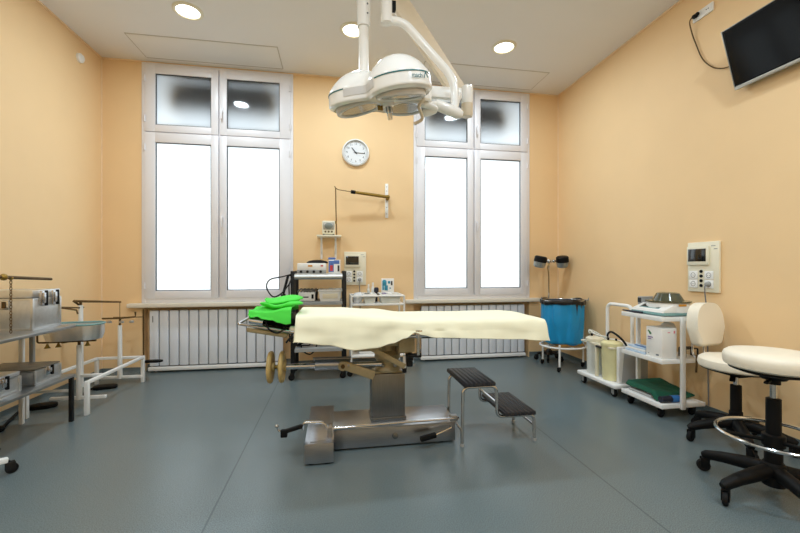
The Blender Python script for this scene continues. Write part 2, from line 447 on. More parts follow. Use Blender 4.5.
# ------------------------------------------------------------------ radiators
def radiator(x0, x1, label):
    y0, y1 = YB-.005, YB+.09
    r = thing('radiator', label, 'radiator', ((x0+x1)/2, y0, 0), group='white column radiators')
    n = 14; p = (x1-x0)/n
    b = MB()
    for k in range(n):
        b.box(x0+k*p+.006, x0+(k+1)*p-.006, y0, y0+.03, .075, .69, .008)
        b.box(x0+k*p+.03, x0+(k+1)*p-.03, y0+.03, y1, .09, .675)
    b.build('element_panels', 'radiator', r)
    m = MB().cyl((x0, y0+.05, .13), (x1, y0+.05, .13), .02).cyl((x0, y0+.05, .64), (x1, y0+.05, .64), .02)
    m.box(x0+.01, x1-.01, y0+.022, y0+.05, .08, .68)
    m.build('header_pipe', 'grey', r)
    MB().box(x0-.005, x1+.005, y0-.012, y1-.02, .022, .062, .006).build('bottom_rail', 'white', r)
    v = MB().cyl((x0+.05, y0+.06, .03), (x0+.05, y0+.06, .0), .012).cyl((x1-.05, y0+.06, .03), (x1-.05, y0+.06, 0), .012)
    v.build_each('supply_pipe', 'white', r)
    MB().box(x0+.035, x0+.045, y0-.003, y0, .56, .63).build('badge', 'grey', r)
    return r
radiator(-2.035, -.60, 'white slatted column radiator fully visible in the niche beside the white tube rack')
radiator(1.045, 2.43, 'white slatted column radiator behind the operating table under the right window')

# ------------------------------------------------------------------ ceiling downlights
def downlight(x, y, label):
    r = thing('downlight', label, 'ceiling light', (x, y, ZC), group='round recessed downlights')
    MB().lathe([(.125, 0), (.125, -.006), (.112, -.014), (.098, -.012), (.094, -.004), (.094, 0)], (x, y, ZC)).build('trim_ring', 'cream', r)
    MB().lathe([(.0, -.003), (.094, -.003), (.094, -.001), (0, -.001)], (x, y, ZC)).build('lens', 'lamp_on', r)
    return r
DL = [(-1.294, 3.64), (.164, 3.665), (1.715, 3.686)]
for (x, y), lb in zip(DL, ('lit round downlight in the ceiling before the left window', 'lit round downlight in the ceiling behind the lamp column', 'lit round downlight in the ceiling before the right window')):
    downlight(x, y, lb)
ADDED_DL = [(-1.5, .9), (.2, .3), (2.0, .9), (-1.3, -1.1), (1.7, -1.1)]  # unseen downlights added behind the camera to brighten the room
for x, y in ADDED_DL:
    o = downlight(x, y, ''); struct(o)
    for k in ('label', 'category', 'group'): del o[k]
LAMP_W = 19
for i, (x, y) in enumerate(DL+ADDED_DL):
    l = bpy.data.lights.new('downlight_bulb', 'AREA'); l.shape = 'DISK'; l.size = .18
    l.energy = LAMP_W if i < 3 else LAMP_W*1.5  # the added unseen ones burn brighter
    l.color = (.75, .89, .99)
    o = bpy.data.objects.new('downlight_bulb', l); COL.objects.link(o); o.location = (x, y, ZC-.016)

# ------------------------------------------------------------------ small wall things
d = tag(MB().lathe([(0, 0), (.045, 0), (.045, .02), (.03, .035), (0, .037)], (XL, 4.234, 3.24), RX).build('wall_sensor', 'white'), 'small round white sensor high on the wall near the ceiling corner', 'sensor')
solo(d, (XL, 4.234, 3.195))

# clock
cx, cz = .238, 2.548
r = thing('wall_clock', 'round white wall clock with black hands on the peach wall between the windows', 'clock', (cx, YB, cz))
CM = Matrix.Translation((cx, YB, cz)) @ FB
MB().lathe([(0, 0), (.155, 0), (.165, .012), (.160, .034), (.146, .04), (.140, .03), (.138, .012), (0, .012)], (0, 0, 0), CM, 48).build('case_rim', 'clockrim', r)
MB().lathe([(0, .0125), (.137, .0125), (.137, .015), (0, .015)], (0, 0, 0), CM, 48).build('dial', 'clockface', r)
loc0 = Matrix.Translation(-Vector(LOC[r.name]))
nm = MB()
for k in range(60):
    a = 2*PI*k/60
    nm.box(-.0012, .0012, .122, .131 if k % 5 else .133, .015, .0158, mx=CM @ Matrix.Rotation(a, 4, 'Z'))
nm.build('minute_ticks', 'ink', r)
for k in range(1, 13):
    a = PI/2-2*PI*k/12
    text('numeral', str(k), .034, 'ink', r, loc0 @ CM @ Matrix.Translation((.105*math.cos(a), .105*math.sin(a), .0155)))
def hand(name, deg, L, w):
    MB().box(-w/2, w/2, -.022, L, .018, .0205, mx=CM @ Matrix.Rotation(-R(deg), 4, 'Z')).build(name, 'ink', r)
hand('hour_hand', 320, .075, .009); hand('minute_hand', 93, .108, .006)
MB().lathe([(0, .016), (.009, .016), (.009, .023), (0, .023)], (0, 0, 0), CM, 16).build('hub', 'ink', r)

# wall swing arm
r = thing('swing_arm', 'brass swing arm on a white wall rail with a thin hanging rod', 'wall arm', (.613, YB, 1.77))
f = MB().box(.595, .633, YB-.014, YB, 1.773, 2.19, .003)
f.build('wall_rail', 'white', r)
g = MB()
for z in (1.82, 1.90, 2.10, 2.15): g.cyl((.614, YB-.014, z), (.614, YB-.016, z), .006, seg=10)
g.build_each('rail_screw', 'grey', r)
ay = YB-.12
MB().box(.598, .638, YB-.06, YB-.014, 1.985, 2.045, .004).cyl((.618, YB-.05, 1.99), (.618, ay, 2.01), .014).build('pivot_bracket', 'brass', r)
MB().tube([(.632, ay, 2.005), (.44, ay-.02, 2.022), (.19, ay-.045, 2.045)], [.019, .019, .017], 14).build('arm_tube', 'brass', r)
MB().tube([(.225, ay-.041, 2.042), (.175, ay-.046, 2.047)], .021, 14).build('end_collar', 'black', r)
MB().tube(fillet([(.18, ay-.045, 2.046), (.03, ay-.06, 2.062), (.0, ay-.063, 2.078), (-.012, ay-.064, 2.1)], .03), .0045, 8).build('wire_extension', 'bronze', r)
MB().tube([(.0, ay-.063, 2.075), (.004, ay-.062, 1.80), (.012, ay-.06, 1.54)], .006, 8).build('hanging_rod', 'bronze', r)
MB().cyl((.003, ay-.0625, 1.70), (.003, ay-.0625, 1.67), .011, seg=10).build('rod_clip', 'brass', r)

# bracket shelf and small monitor
r = thing('wall_shelf', 'small white bracket shelf on the wall above the black cart', 'shelf', (-.07, YB, 1.3))
MB().box(-.21, .065, YB-.24, YB, 1.518, 1.536, .003).build('shelf_board', 'cream', r)
for x in (-.165, .0):
    b = MB().box(x-.012, x+.012, YB-.006, YB, 1.27, 1.518).box(x-.012, x+.012, YB-.2, YB, 1.506, 1.518)
    b.bar((x, YB-.006, 1.33), (x, YB-.17, 1.508), .01, .012)
    b.build('shelf_bracket', 'white', r)
mz = 1.536
r = thing('mini_monitor', 'small cream retro monitor with grey screen on the bracket shelf', 'monitor', (-.07, YB-.13, mz))
MB().box(-.152, -.006, YB-.2, YB-.05, mz+.012, mz+.165, .012).box(-.125, -.03, YB-.05, YB-.02, mz+.04, mz+.14, .01).build('housing', 'cream', r)
MB().prism([(-.058, -.042), (.058, -.042), (.062, 0), (.058, .042), (-.058, .042), (-.062, 0)], 0, .004, Matrix.Translation((-.079, YB-.2, mz+.105)) @ FB, .003).build('bezel', 'tvsilver', r)
MB().ball((-.079, YB-.2, mz+.105), 1, .05, .012, .036).build('tube_screen', 'crt', r)
k = MB()
for x in (-.115, -.079, -.043): k.lathe([(.011, 0), (.009, .01), (0, .01)], (x, YB-.2, mz+.04), FB, 14)
k.build_each('control_knob', 'bronze', r)
k = MB()
for x in (-.135, -.025):
    for y in (YB-.185, YB-.065): k.cyl((x, y, mz), (x, y, mz+.014), .01, seg=12)
k.build_each('rubber_foot', 'rubber', r)

# wall supply units with screen and sockets
def wall_unit(F, loc, label, plugged):
    r = thing('wall_unit', label, 'wall panel', loc, group='cream wall panels with a screen and sockets')
    X = Matrix.Translation(loc) @ F @ Matrix.Diagonal((1, 1, .62, 1))
    W, H = .262, .40
    MB().box(0, W, 0, H, 0, .035, .006, mx=X).build('housing', 'cream', r)
    MB().box(.006, .190, .215, H-.035, .035, .062, .006, mx=X).build('display_box', 'cream', r)
    MB().box(.020, .172, .245, .345, .0621, .0650, .001, mx=X).build('screen', 'screen', r)
    for (sx, sz) in ((.055, .135), (.055, .065), (.185, .135), (.185, .065)):
        s = MB().box(sx-.036, sx+.036, sz-.033, sz+.033, .035, .045, .008, mx=X)
        so = s.build('socket', 'white', r)
        MB().lathe([(.021, .0452), (.021, .0456), (.017, .0456), (.017, .0452)], (0, 0, 0), X @ Matrix.Translation((sx, sz, 0)), 20, cap=False).build('socket_ring', 'inkgrey', so)
        h = MB()
        for dx in (-.008, .008): h.lathe([(.003, .0452), (.003, .0458), (0, .0458)], (0, 0, 0), X @ Matrix.Translation((sx+dx, sz, 0)), 8)
        h.build_each('socket_hole', 'ink', so)
    for z in (.165, .128, .091, .052):
        MB().lathe([(.0125, .035), (.0125, .043), (.008, .046), (0, .046)], (0, 0, 0), X @ Matrix.Translation((.12, z, 0)), 16).build('gas_port', 'black', r)
    m = MB().box(.20, .235, .362, .367, .035, .0358, mx=X).box(.222, .25, .338, .343, .035, .0358, mx=X)
    m.build_each('printed_line', 'inkgrey', r)
    return r, X
rb, XB_ = wall_unit(FB, (.10, YB, .957), 'cream wall panel with dark screen on the back wall behind the white basket trolley', 1)
rr, XR_ = wall_unit(FR, (XR, 2.708, .968), 'cream wall panel with dark screen on the right wall above the backrest chair', 1)
# mains plugs
def plug(X, pts, label, loc):
    r = thing('power_cable', label, 'cable', loc)
    MB().lathe([(.018, .046), (.02, .06), (.013, .085), (.006, .088), (0, .088)], (0, 0, 0), X @ Matrix.Translation((.185, .065, 0)), 18).build('plug', 'grey', r)
    MB().tube(catmull([X @ Vector(p) for p in pts], 8), .0045, 8).build('cord', 'inkgrey', r)
plug(XB_, [(.185, .065, .08), (.184, .045, .098), (.182, -.02, .085), (.186, -.10, .06), (.19, -.3, .05), (.2, -.94, .05)], 'grey plug and cable hanging from the back wall panel', (.285, YB-.05, 0.01))
plug(XR_, [(.185, .065, .08), (.183, .03, .098), (.178, -.08, .07), (.172, -.2, .04), (.165, -.5, .02), (.17, -.89, .015)], 'grey plug and cable hanging from the right wall panel', (XR-.05, 2.53, .07))

# TV
r = thing('television', 'black flat television tilted down, high on the right wall', 'television', (XR, 1.93, 2.62))
tl = math.atan2(.119, .40)
TM = Matrix.Translation((2.78, 2.29, 2.4430+.2)) @ FR @ Matrix.Rotation(tl, 4, 'X')
MB().box(0, .72, -.208, .208, -.045, 0, .004, mx=TM).build('bezel_housing', 'black', r)
MB().box(.012, .708, -.180, .197, 0, .0015, mx=TM).build('screen', 'tvscreen', r)
MB().box(-.002, .722, -.212, -.19, -.03, .006, .003, mx=TM).box(-.003, .002, -.21, .21, -.03, .004, .001, mx=TM).box(-.002, .722, .207, .211, -.03, .004, .001, mx=TM).build('silver_edge', 'tvsilver', r)
m = MB().box(.2, .52, -.12, .12, -.075, -.045, .004, mx=TM)
m.box(XR-.012, XR, 1.82, 2.04, 2.52, 2.78)
m.bar((XR-.01, 1.93, 2.60), (2.855, 1.93, 2.60), .06, .05).bar((XR-.01, 1.93, 2.72), (2.82, 1.93, 2.72), .06, .04)
m.build('wall_mount', 'blackmetal', r)

r = thing('socket_strip', 'white double socket strip with black plugs on the right wall by the television', 'socket', (XR, 2.58, 3.15))
MB().box(XR-.018, XR, 2.498, 2.668, 3.165, 3.235, .006).build('cover_plate', 'white', r)
for y in (2.63, 2.54):
    MB().lathe([(.03, .018), (.03, .021), (.025, .021), (.023, .019), (0, .019)], (XR, y, 3.2), FR, 24).build('socket', 'white', r)
h = MB()
for y in (2.548, 2.532): h.lathe([(.004, .0195), (.004, .0215), (0, .0215)], (XR, y, 3.2), FR, 8)
h.build_each('socket_hole', 'ink', r)
r = thing('television_cable', 'dark cable looping from the socket strip down to the television', 'cable', (XR-.03, 2.55, 2.6))
MB().box(XR-.05, XR-.0215, 2.612, 2.648, 3.185, 3.212, .006).box(XR-.045, XR-.0215, 2.600, 2.618, 3.196, 3.216, .004).build('plug', 'black', r)
MB().tube(catmull([(XR-.045, 2.645, 3.2), (XR-.045, 2.667, 3.17), (XR-.02, 2.668, 3.08), (XR-.014, 2.64, 2.98), (XR-.012, 2.585, 2.83), (XR-.015, 2.50, 2.72), (2.875, 2.40, 2.66), (2.85, 2.292, 2.635), (2.85, 2.27, 2.63)], 8), .0045, 8).build('cord', 'bronze', r)

# ------------------------------------------------------------------ shared builders
def caster(parent, x, y, top, r=.03, ang=0., name='caster', fork='blackmetal', wheel='rubber', hub=None):
    mx = Matrix.Translation((x, y, 0)) @ Matrix.Rotation(ang, 4, 'Z')
    f = MB()
    f.cyl((x, y, 2*r+.008), (x, y, top), .009, seg=10)
    for s in (-1, 1): f.box(-.012, .03, s*(r*.42)-.003, s*(r*.42)+.003, r*.7, 2*r+.01, .002, mx=mx)
    f.box(-.014, .022, -r*.45, r*.45, 2*r+.004, 2*r+.012, .002, mx=mx)
    o = f.build(name, fork, parent)
    w = MB().lathe([(0, -r*.33), (r*.6, -r*.33), (r*.92, -r*.33), (r, -r*.2), (r, r*.2), (r*.92, r*.33), (r*.6, r*.33), (0, r*.33)], (0, 0, 0), mx @ Matrix.Translation((.015, 0, r)) @ RY, 20)
    wo = w.build('wheel', wheel, o)
    if hub: MB().lathe([(0, -r*.36), (r*.5, -r*.36), (r*.5, r*.36), (0, r*.36)], (0, 0, 0), mx @ Matrix.Translation((.015, 0, r)) @ RY, 16).build('wheel_hub', hub, o)
    return o

def interp(x, tab):
    if x <= tab[0][0]: return tab[0][1]
    for (a, b), (c, d) in zip(tab, tab[1:]):
        if x <= c:
            t = (x-a)/(c-a); t = t*t*(3-2*t); return b+(d-b)*t
    return tab[-1][1]

# ------------------------------------------------------------------ operating table
T = thing('operating_table', 'stainless steel operating table with hydraulic column in the middle of the room', 'operating table', (.30, 2.58, 0))
# T-shaped base
MB().box(-.18, -.012, 2.272, 2.90, .012, .127, .003).box(-.15, -.035, 2.30, 2.86, .127, .131, .002).build('base_foot', 'steel', T)
b = MB().box(-.014, .785, 2.425, 2.727, .014, .137, .003).box(-.012, .792, 2.418, 2.735, .134, .142, .002)
b.build('base_beam', 'steel', T)
g = MB()
for x, y in ((-.14, 2.31), (-.05, 2.31), (-.14, 2.86), (-.05, 2.86), (.70, 2.47), (.70, 2.68)): g.cyl((x, y, 0), (x, y, .03), .022, seg=14)
g.build_each('base_glide', 'rubber', T)
MB().lathe([(0, 0), (.02, 0), (.02, .006), (.012, .009), (0, .009)], (0, 0, 0), Matrix.Translation((.38, 2.425, .075)) @ FB, 20).build('base_knob', 'steeldark', T)
p = MB().tube([(.745, 2.425, .115), (.745, 2.39, .117), (.62, 2.36, .085)], .007, 8)
p.build('brake_lever', 'chrome', T)
MB().bar((.635, 2.363, .088), (.53, 2.352, .072), .03, .03, .006).build('lever_grip', 'black', T)
# crank rod along the base
rod = fillet([(-.20, 2.375, .176), (-.19, 2.365, .222), (-.075, 2.355, .222), (-.048, 2.355, .175), (.10, 2.36, .178), (.5, 2.38, .178), (.80, 2.40, .172)], .02)
MB().tube(rod, .0085, 10).cyl((-.185, 2.364, .222), (-.085, 2.356, .222), .013, seg=12).cyl((-.01, 2.357, .177), (.12, 2.361, .178), .012, seg=12).build('crank_rod', 'chrome', T)
k = MB().bar((-.20, 2.37, .20), (-.30, 2.36, .178), .03, .022, .006).box(-.325, -.285, 2.345, 2.375, .145, .19, .006)
k.build('crank_grip', 'black', T)
MB().tube([(-.30, 2.36, .18), (-.335, 2.355, .185), (-.345, 2.35, .215)], .006, 8).ball((-.345, 2.35, .217), .011).build('crank_end', 'chrome', T)
for y in (2.41,): MB().box(.74, .79, 2.39, 2.43, .155, .19, .004).box(-.05, -.02, 2.345, 2.42, .125, .19, .004).build_each('rod_clamp', 'steel', T)
# column
MB().box(.235, .462, 2.515, 2.66, .142, .452, .008).box(.228, .469, 2.508, 2.667, .142, .165, .004).build('lower_column', 'steeldark', T)
MB().box(.25, .447, 2.53, 2.645, .452, .462, .002).lathe([(.085, .462), (.09, .475), (.08, .49), (.072, .53), (.088, .55), (.088, .575), (.06, .6), (.055, .66), (0, .66)], (.35, 2.585, 0)).build('turret', 'tan', T)
m = MB()
for a in range(6): m.ball((.35+.083*math.cos(a*PI/3), 2.585+.083*math.sin(a*PI/3), .51), .014)
m.build_each('turret_bolt', 'steel', T)
# carriage under the top
c = MB().box(.05, .50, 2.42, 2.74, .655, .70, .006).box(.40, .505, 2.40, 2.46, .615, .73, .008).box(.40, .50, 2.44, 2.72, .60, .655, .008).box(.12, .30, 2.45, 2.70, .62, .66, .006).box(.0, .12, 2.43, 2.73, .68, .735, .006).box(.30, .5, 2.43, 2.73, .70, .735, .006)
c.build('carriage', 'tan', T)
MB().bar((.205, 2.44, .655), (.445, 2.44, .515), .018, .034, .004).build('upper_link', 'tan', T)
MB().bar((.045, 2.475, .535), (.25, 2.475, .455), .018, .058, .006).lathe([(0, 0), (.03, 0), (.03, .02), (0, .02)], (0, 0, 0), Matrix.Translation((.045, 2.466, .532)) @ FB, 18).build('lower_link', 'tan', T)
MB().lathe([(0, 0), (.014, 0), (.014, .012), (0, .012)], (0, 0, 0), Matrix.Translation((.045, 2.446, .532)) @ FB, 6).build('pivot_bolt', 'bronze', T)
MB().cyl((-.33, 2.5, .532), (.30, 2.5, .525), .017, seg=18).build('crank_shaft', 'chrome', T)
MB().cyl((-.13, 2.5, .535), (.09, 2.5, .532), .035, seg=20).cyl((-.145, 2.53, .565), (.10, 2.53, .563), .012, seg=12).build('shaft_sleeve', 'steel', T)
for x in (-.405, -.335):
    wl = MB()
    ring = [(.086*math.cos(a*2*PI/40), .086*math.sin(a*2*PI/40)) for a in range(40)]
    wl.tube([(x, 2.5+u, .533+v) for u, v in ring], .0145, 10, closed=True)
    wl.lathe([(0, -.012), (.08, -.009), (.08, .009), (0, .012)], (x, 2.5, .533), RX, 32)
    wl.lathe([(0, -.025), (.03, -.025), (.03, .025), (0, .025)], (x, 2.5, .533), RX, 20)
    wl.build('crank_wheel', 'wheelwood', T)
MB().cyl((-.43, 2.5, .533), (-.31, 2.5, .533), .012).build('wheel_axle', 'brass', T)
MB().cyl((.445, 2.45, .585), (.445, 2.45, .50), .011).build('release_lever', 'white', T)
MB().cyl((.445, 2.45, .505), (.445, 2.45, .475), .014).build('lever_tip', 'rubber', T)
m = MB().box(.455, .50, 2.42, 2.47, .555, .60, .006).cyl((.46, 2.42, .59), (.55, 2.42, .59), .014).box(.46, .50, 2.44, 2.5, .51, .565, .008)
m.build('gearbox', 'blackmetal', T)
# side rails and clamps
m = MB()
for y in (2.325, 2.84): m.box(-.19, 1.33, y-.006, y+.006, .725, .755, .002)
m.build_each('side_rail', 'chrome', T)
MB().cyl((.505, 2.30, .775), (.505, 2.30, .62), .011, seg=14).box(.485, .53, 2.29, 2.34, .725, .775, .005).cyl((.43, 2.30, .735), (.50, 2.30, .735), .007, seg=10).ball((.43, 2.30, .735), .012).build('rail_clamp', 'chrome', T)
MB().box(.53, .80, 2.33, 2.36, .715, .735, .004).cyl((.66, 2.31, .725), (.78, 2.31, .718), .008, seg=10).build('rail_lever', 'blackmetal', T)
# top frame, mattress
MB().box(-.20, 1.34, 2.33, 2.835, .735, .765, .006).build('top_frame', 'steel', T)
topf = lambda x: interp(x, ((-.24, .872), (.0, .868), (.25, .852), (.5, .826), (.9, .822), (1.25, .824), (1.38, .815)))
mm = MB()
def matf(u, v):
    x = -.215+u*1.565; t = v
    ring = [(2.325, .765), (2.32, .80), (2.33, topf(x)-.07), (2.375, topf(x)-.014), (2.58, topf(x)-.008), (2.815, topf(x)-.012), (2.84, topf(x)-.03), (2.845, .80), (2.84, .765), (2.325, .765)]
    k = min(int(t*9+.001), 9); return Vector((x, ring[k][0], ring[k][1]))
vs = mm.grid(matf, 24, 10)
for row in (vs[0], vs[-1]): mm.bm.faces.new(row[:-1])
bmesh.ops.remove_doubles(mm.bm, verts=mm.bm.verts[:], dist=1e-5)
mm.build('mattress', 'black', T)
# head frame, tilted up at the left end
tilt = lambda x: .772+(-.235-x)*.185
f = MB()
f.tube(fillet([(-.20, 2.345, tilt(-.20)), (-.56, 2.345, tilt(-.56)), (-.56, 2.80, tilt(-.56)), (-.20, 2.80, tilt(-.20))], .012), .0085, 10)
f.tube([(-.25, 2.345, tilt(-.25)-.02), (-.19, 2.345, .76)], .012, 10)
f.build('head_frame', 'chrome', T)
hm = Matrix.Translation((-.38, 2.575, tilt(-.38))) @ Matrix.Rotation(math.atan(.185), 4, 'Y')
MB().box(-.14, .10, -.215, .2, -.045, -.016, .012, mx=hm).build('headrest_board', 'tan', T)
MB().box(-.125, .13, -.12, .21, .0, .06, .02, 3, mx=hm).build('headrest_pad', 'black', T)
MB().cyl((-.497, 2.335, .852), (-.42, 2.335, .838), .019, seg=18).build('frame_roller', 'chrome', T)
MB().box(-.275, -.205, 2.35, 2.40, .765, .805, .006).build('hinge_block', 'cream', T)
m = MB().tube(catmull([(-.41, 2.35, .845), (-.39, 2.335, .80), (-.34, 2.333, .775), (-.30, 2.335, .80), (-.275, 2.35, .84)], 6), .005, 8)
m.build('restraint_strap', 'black', T)
MB().tube([(-.25, 2.34, .765), (-.29, 2.33, .715)], .006, 8).tube([(-.24, 2.335, .77), (-.215, 2.325, .74), (-.235, 2.33, .72)], .006, 8).build('head_latch', 'blackmetal', T)

# cream sheet over the mattress
hem = lambda x: interp(x, ((-.24, .728), (-.05, .70), (.12, .668), (.24, .673), (.34, .70), (.42, .73), (.485, .764), (.53, .745), (.6, .728), (.72, .722), (.9, .712), (1.15, .70), (1.38, .684)))
def sheetf(u, v):
    x = -.245+u*1.63
    if u > .9999: x = 1.386
    zt = topf(x)+.004
    h = hem(x); h2 = zt-.16
    # v: near hem -> top -> far hem
    if v < .3:
        t = v/.3; z = h+(zt-.06-h)*t; y = 2.298-.016*(1-t)
        y -= .010*(1-t)*math.sin(x*21+1.3*noise.noise((x*3, 0, 1)))*(.4+.6*abs(noise.noise((x*2, 5, 0))))
    elif v < .38:
        t = (v-.3)/.08; a = t*PI/2; y = 2.298+.05*(1-math.cos(a)); z = zt-.06+.06*math.sin(a)
    elif v < .70:
        t = (v-.38)/.32; y = 2.348+t*.484; z = zt+.004*noise.noise((x*5, y*5, 0))
    elif v < .78:
        t = (v-.70)/.08; a = t*PI/2; y = 2.832+.03*math.sin(a); z = zt-.03*(1-math.cos(a))
    else:
        t = (v-.78)/.22; y = 2.862+.012*t+.01*t*math.sin(x*17); z = zt-.03+(h2-zt+.03)*t
    # creases near the lifted fold
    c = math.exp(-((x-.62)/.16)**2)
    if v < .38:
        q = math.sin((x*38+z*40)); y -= .009*c*q*(1 if v < .3 else .5)
    y -= (.010*noise.noise((x*5, z*16, 3))+.006*noise.noise((x*13, z*9, 7))) if v < .36 else 0
    if u < .0001 or u > .9999: z = min(z, hem(x)+.004*math.sin(y*30))
    return Vector((x, y, z))
s = MB()
s.grid(lambda u, v: sheetf(u, v), 150, 64)
sh = s.build('sheet', 'sheet', None, ang=80, thick=.003)
tag(solo(sh, (.57, 2.58, .67)), 'cream cotton sheet draped over the operating table', 'sheet')

# green drape
gr = thing('green_drape', 'bright green surgical cloth lying folded on the head end of the table', 'cloth', (-.35, 2.55, .88))
gh = lambda x: interp(x, ((-.505, .90), (-.48, .872), (-.45, .878), (-.42, .862), (-.37, .855), (-.33, .838), (-.285, .826), (-.26, .83)))
gt = lambda x: .915+.006*math.sin(x*20)-.02*max(0, (-.42-x)/.14)
def gf(u, v):
    x = -.505+u*.245
    zt = gt(x)+.012*noise.noise((x*14, v*4, 2)); h = gh(x)
    if v < .3:
        t = v/.3; z = h+(zt-.02-h)*t; y = 2.322-.012*(1-t)+.012*noise.noise((x*15, t, 0))*(1-t)
    elif v < .4:
        a = (v-.3)/.1*PI/2; y = 2.322+.02*(1-math.cos(a)); z = zt-.02+.02*math.sin(a)
    else:
        t = (v-.4)/.6; y = 2.342+t*.44; z = zt+.01*noise.noise((x*10, y*10, 0))-(.05*max(0, t-.85)/.15)
    if u < .001: z -= .03; x += .012
    return Vector((x, y, z))
MB_ = MB(); MB_.grid(gf, 46, 40); MB_.build('lower_drape', 'green', gr, ang=80, thick=.005)
def fold(c, sx, sy, sz, seed, rot):
    b = MB()
    def f(u, v):
        a = u*2*PI; e = (v-.5)*PI
        sgn = lambda q, p: math.copysign(abs(q)**p, q)
        x = sgn(math.cos(e), .5)*sgn(math.cos(a), .6)*sx; y = sgn(math.cos(e), .5)*sgn(math.sin(a), .6)*sy; z = sgn(math.sin(e), .75)*sz
        n = noise.noise_vector((x*9+seed, y*9, z*16))+.45*noise.noise_vector((x*26, y*26+seed, z*30))
        q = 1-.25*max(0, -x/sx)*.5
        return Vector((x+n.x*.018, y+n.y*.018, z*q+n.z*.014+.010*math.sin(x*24+y*7)))
    b.grid(f, 40, 24, closed_u=True)
    bmesh.ops.transform(b.bm, matrix=Matrix.Translation(c) @ Matrix.Rotation(R(rot), 4, 'Z') @ Matrix.Rotation(R(3), 4, 'Y'), verts=b.bm.verts[:])
    bmesh.ops.remove_doubles(b.bm, verts=b.bm.verts[:], dist=1e-4)
    return b
fold((-.335, 2.50, .936), .125, .14, .014, 1, 4).build('upper_fold', 'green', gr, ang=80)
fold((-.33, 2.52, .957), .11, .12, .013, 5, -5).build('upper_fold', 'green', gr, ang=80)

# ------------------------------------------------------------------ two-step stool
st = thing('step_stool', 'two-step stool with ribbed black treads and chrome legs', 'step stool', (1.06, 2.52, 0))
MB().box(.807, 1.025, 2.318, 2.705, .393, .42, .008).build('upper_tread', 'tread', st)
MB().box(1.085, 1.307, 2.318, 2.72, .188, .215, .008).build('lower_tread', 'tread', st)
for y in (2.362, 2.665):
    MB().tube(fillet([(.810, y, .003), (.815, y, .382), (1.045, y, .382), (1.05, y, .177), (1.312, y, .177), (1.316, y, .003)], .045, 8), .011, 12).build('leg_frame', 'chrome', st)
    f = MB()
    for x in (.810, 1.316): f.cyl((x, y, 0), (x, y, .02), .0135, seg=12)
    f.build_each('leg_cap', 'grey', st)
MB().cyl((.812, 2.362, .10), (.812, 2.665, .10), .008, seg=10).build('cross_rail', 'chrome', st)
MB().cyl((1.316, 2.362, .105), (1.316, 2.665, .105), .009, seg=10).build('cross_rail', 'chrome', st)
MB().cyl((1.047, 2.362, .27), (1.047, 2.665, .27), .009, seg=10).build('cross_rail', 'chrome', st)

# ------------------------------------------------------------------ surgical ceiling lamp
SL = thing('surgical_lamp', 'white three-lobed surgical lamp hanging from the ceiling over the operating table', 'surgical lamp', (.2, 2.45, ZC))
MB().lathe([(0, 0), (.24, 0), (.24, -.02), (.16, -.075), (.06, -.09), (0, -.09)], (.2, 2.42, ZC), seg=40).build('ceiling_canopy', 'lampwhite', SL)
MB().cyl((.178, 2.45, 2.71), (.178, 2.45, ZC-.06), .042).build('column_sleeve', 'lampwhite', SL)
sc = MB()
for z in (2.78, 2.84, 2.92): sc.lathe([(0, 0), (.006, 0), (.006, .003), (0, .003)], (0, 0, 0), Matrix.Translation((.20, 2.413, z)) @ FB, 8)
sc.build_each('sleeve_screw', 'inkgrey', SL)
MB().cyl((.178, 2.45, 2.28), (.178, 2.45, 2.74), .032).build('column', 'lampwhite', SL)
MB().bar((.12, 2.45, 2.315), (.83, 2.45, 2.322), .07, .078, .012).build('horizontal_arm', 'lampwhite', SL)
MB().bar((.25, 2.49, 3.16), (.85, 2.50, 2.335), .12, .05, .01, up=(0, 1, 0)).build('spring_arm', 'armbeige', SL)
MB().lathe([(.034, -.06), (.04, -.045), (.04, .05), (.03, .062), (0, .062)], (.875, 2.45, 2.325)).build('knuckle', 'lampwhite', SL)
MB().lathe([(.034, -.145), (.038, -.135), (.038, -.06), (0, -.06)], (.875, 2.45, 2.325)).build('knuckle_lower', 'armbeige', SL)
MB().box(.775, .815, 2.39, 2.41, 2.165, 2.19, .004).build('knuckle_switch', 'black', SL)
MB().cyl((.315, 2.35, 2.70), (.315, 2.35, ZC-.05), .034).cyl((.315, 2.35, 2.685), (.315, 2.35, 2.73), .037).build('drop_tube', 'lampwhite', SL)
MB().box(.345, .372, 2.34, 2.37, 2.77, 2.83, .003).build('drop_tube_latch', 'black', SL)
MB().tube(fillet([(.315, 2.35, 2.71), (.425, 2.345, 2.70), (.742, 2.30, 2.345), (.738, 2.30, 2.14)], .10, 10), .026, 16).build('curved_arm', 'lampwhite', SL)
MB().bar((.80, 2.40, 2.31), (.745, 2.33, 2.16), .035, .03, .006).build('brace_link', 'lampwhite', SL)
yk = MB().tube([(.60, 2.27, 2.172), (.65, 2.28, 2.16), (.76, 2.31, 2.14), (.79, 2.315, 2.134)], [.028, .034, .036, .024], 18)
yk.build('yoke_joint', 'lampwhite', SL)
HC = Vector((.290, 2.10, 2.075))
HM = Matrix.Translation(HC) @ Matrix.Rotation(R(10), 4, 'X') @ Matrix.Rotation(R(-9), 4, 'Y')
LR, LD = .160, .172
LA = [R(-74), R(46), R(166)]
LC = [Vector((LD*math.cos(a), LD*math.sin(a))) for a in LA]
def outline(th):
    u = Vector((math.cos(th), math.sin(th))); vals = []
    for c in LC:
        b = u.dot(c); dd = LR*LR-c.length_squared+b*b
        vals.append(b+math.sqrt(dd) if dd > 0 and b > 0 else 0)
    k = 28; vals.append(.165)
    return math.log(sum(math.exp(k*v) for v in vals)-len(vals)+1)/k
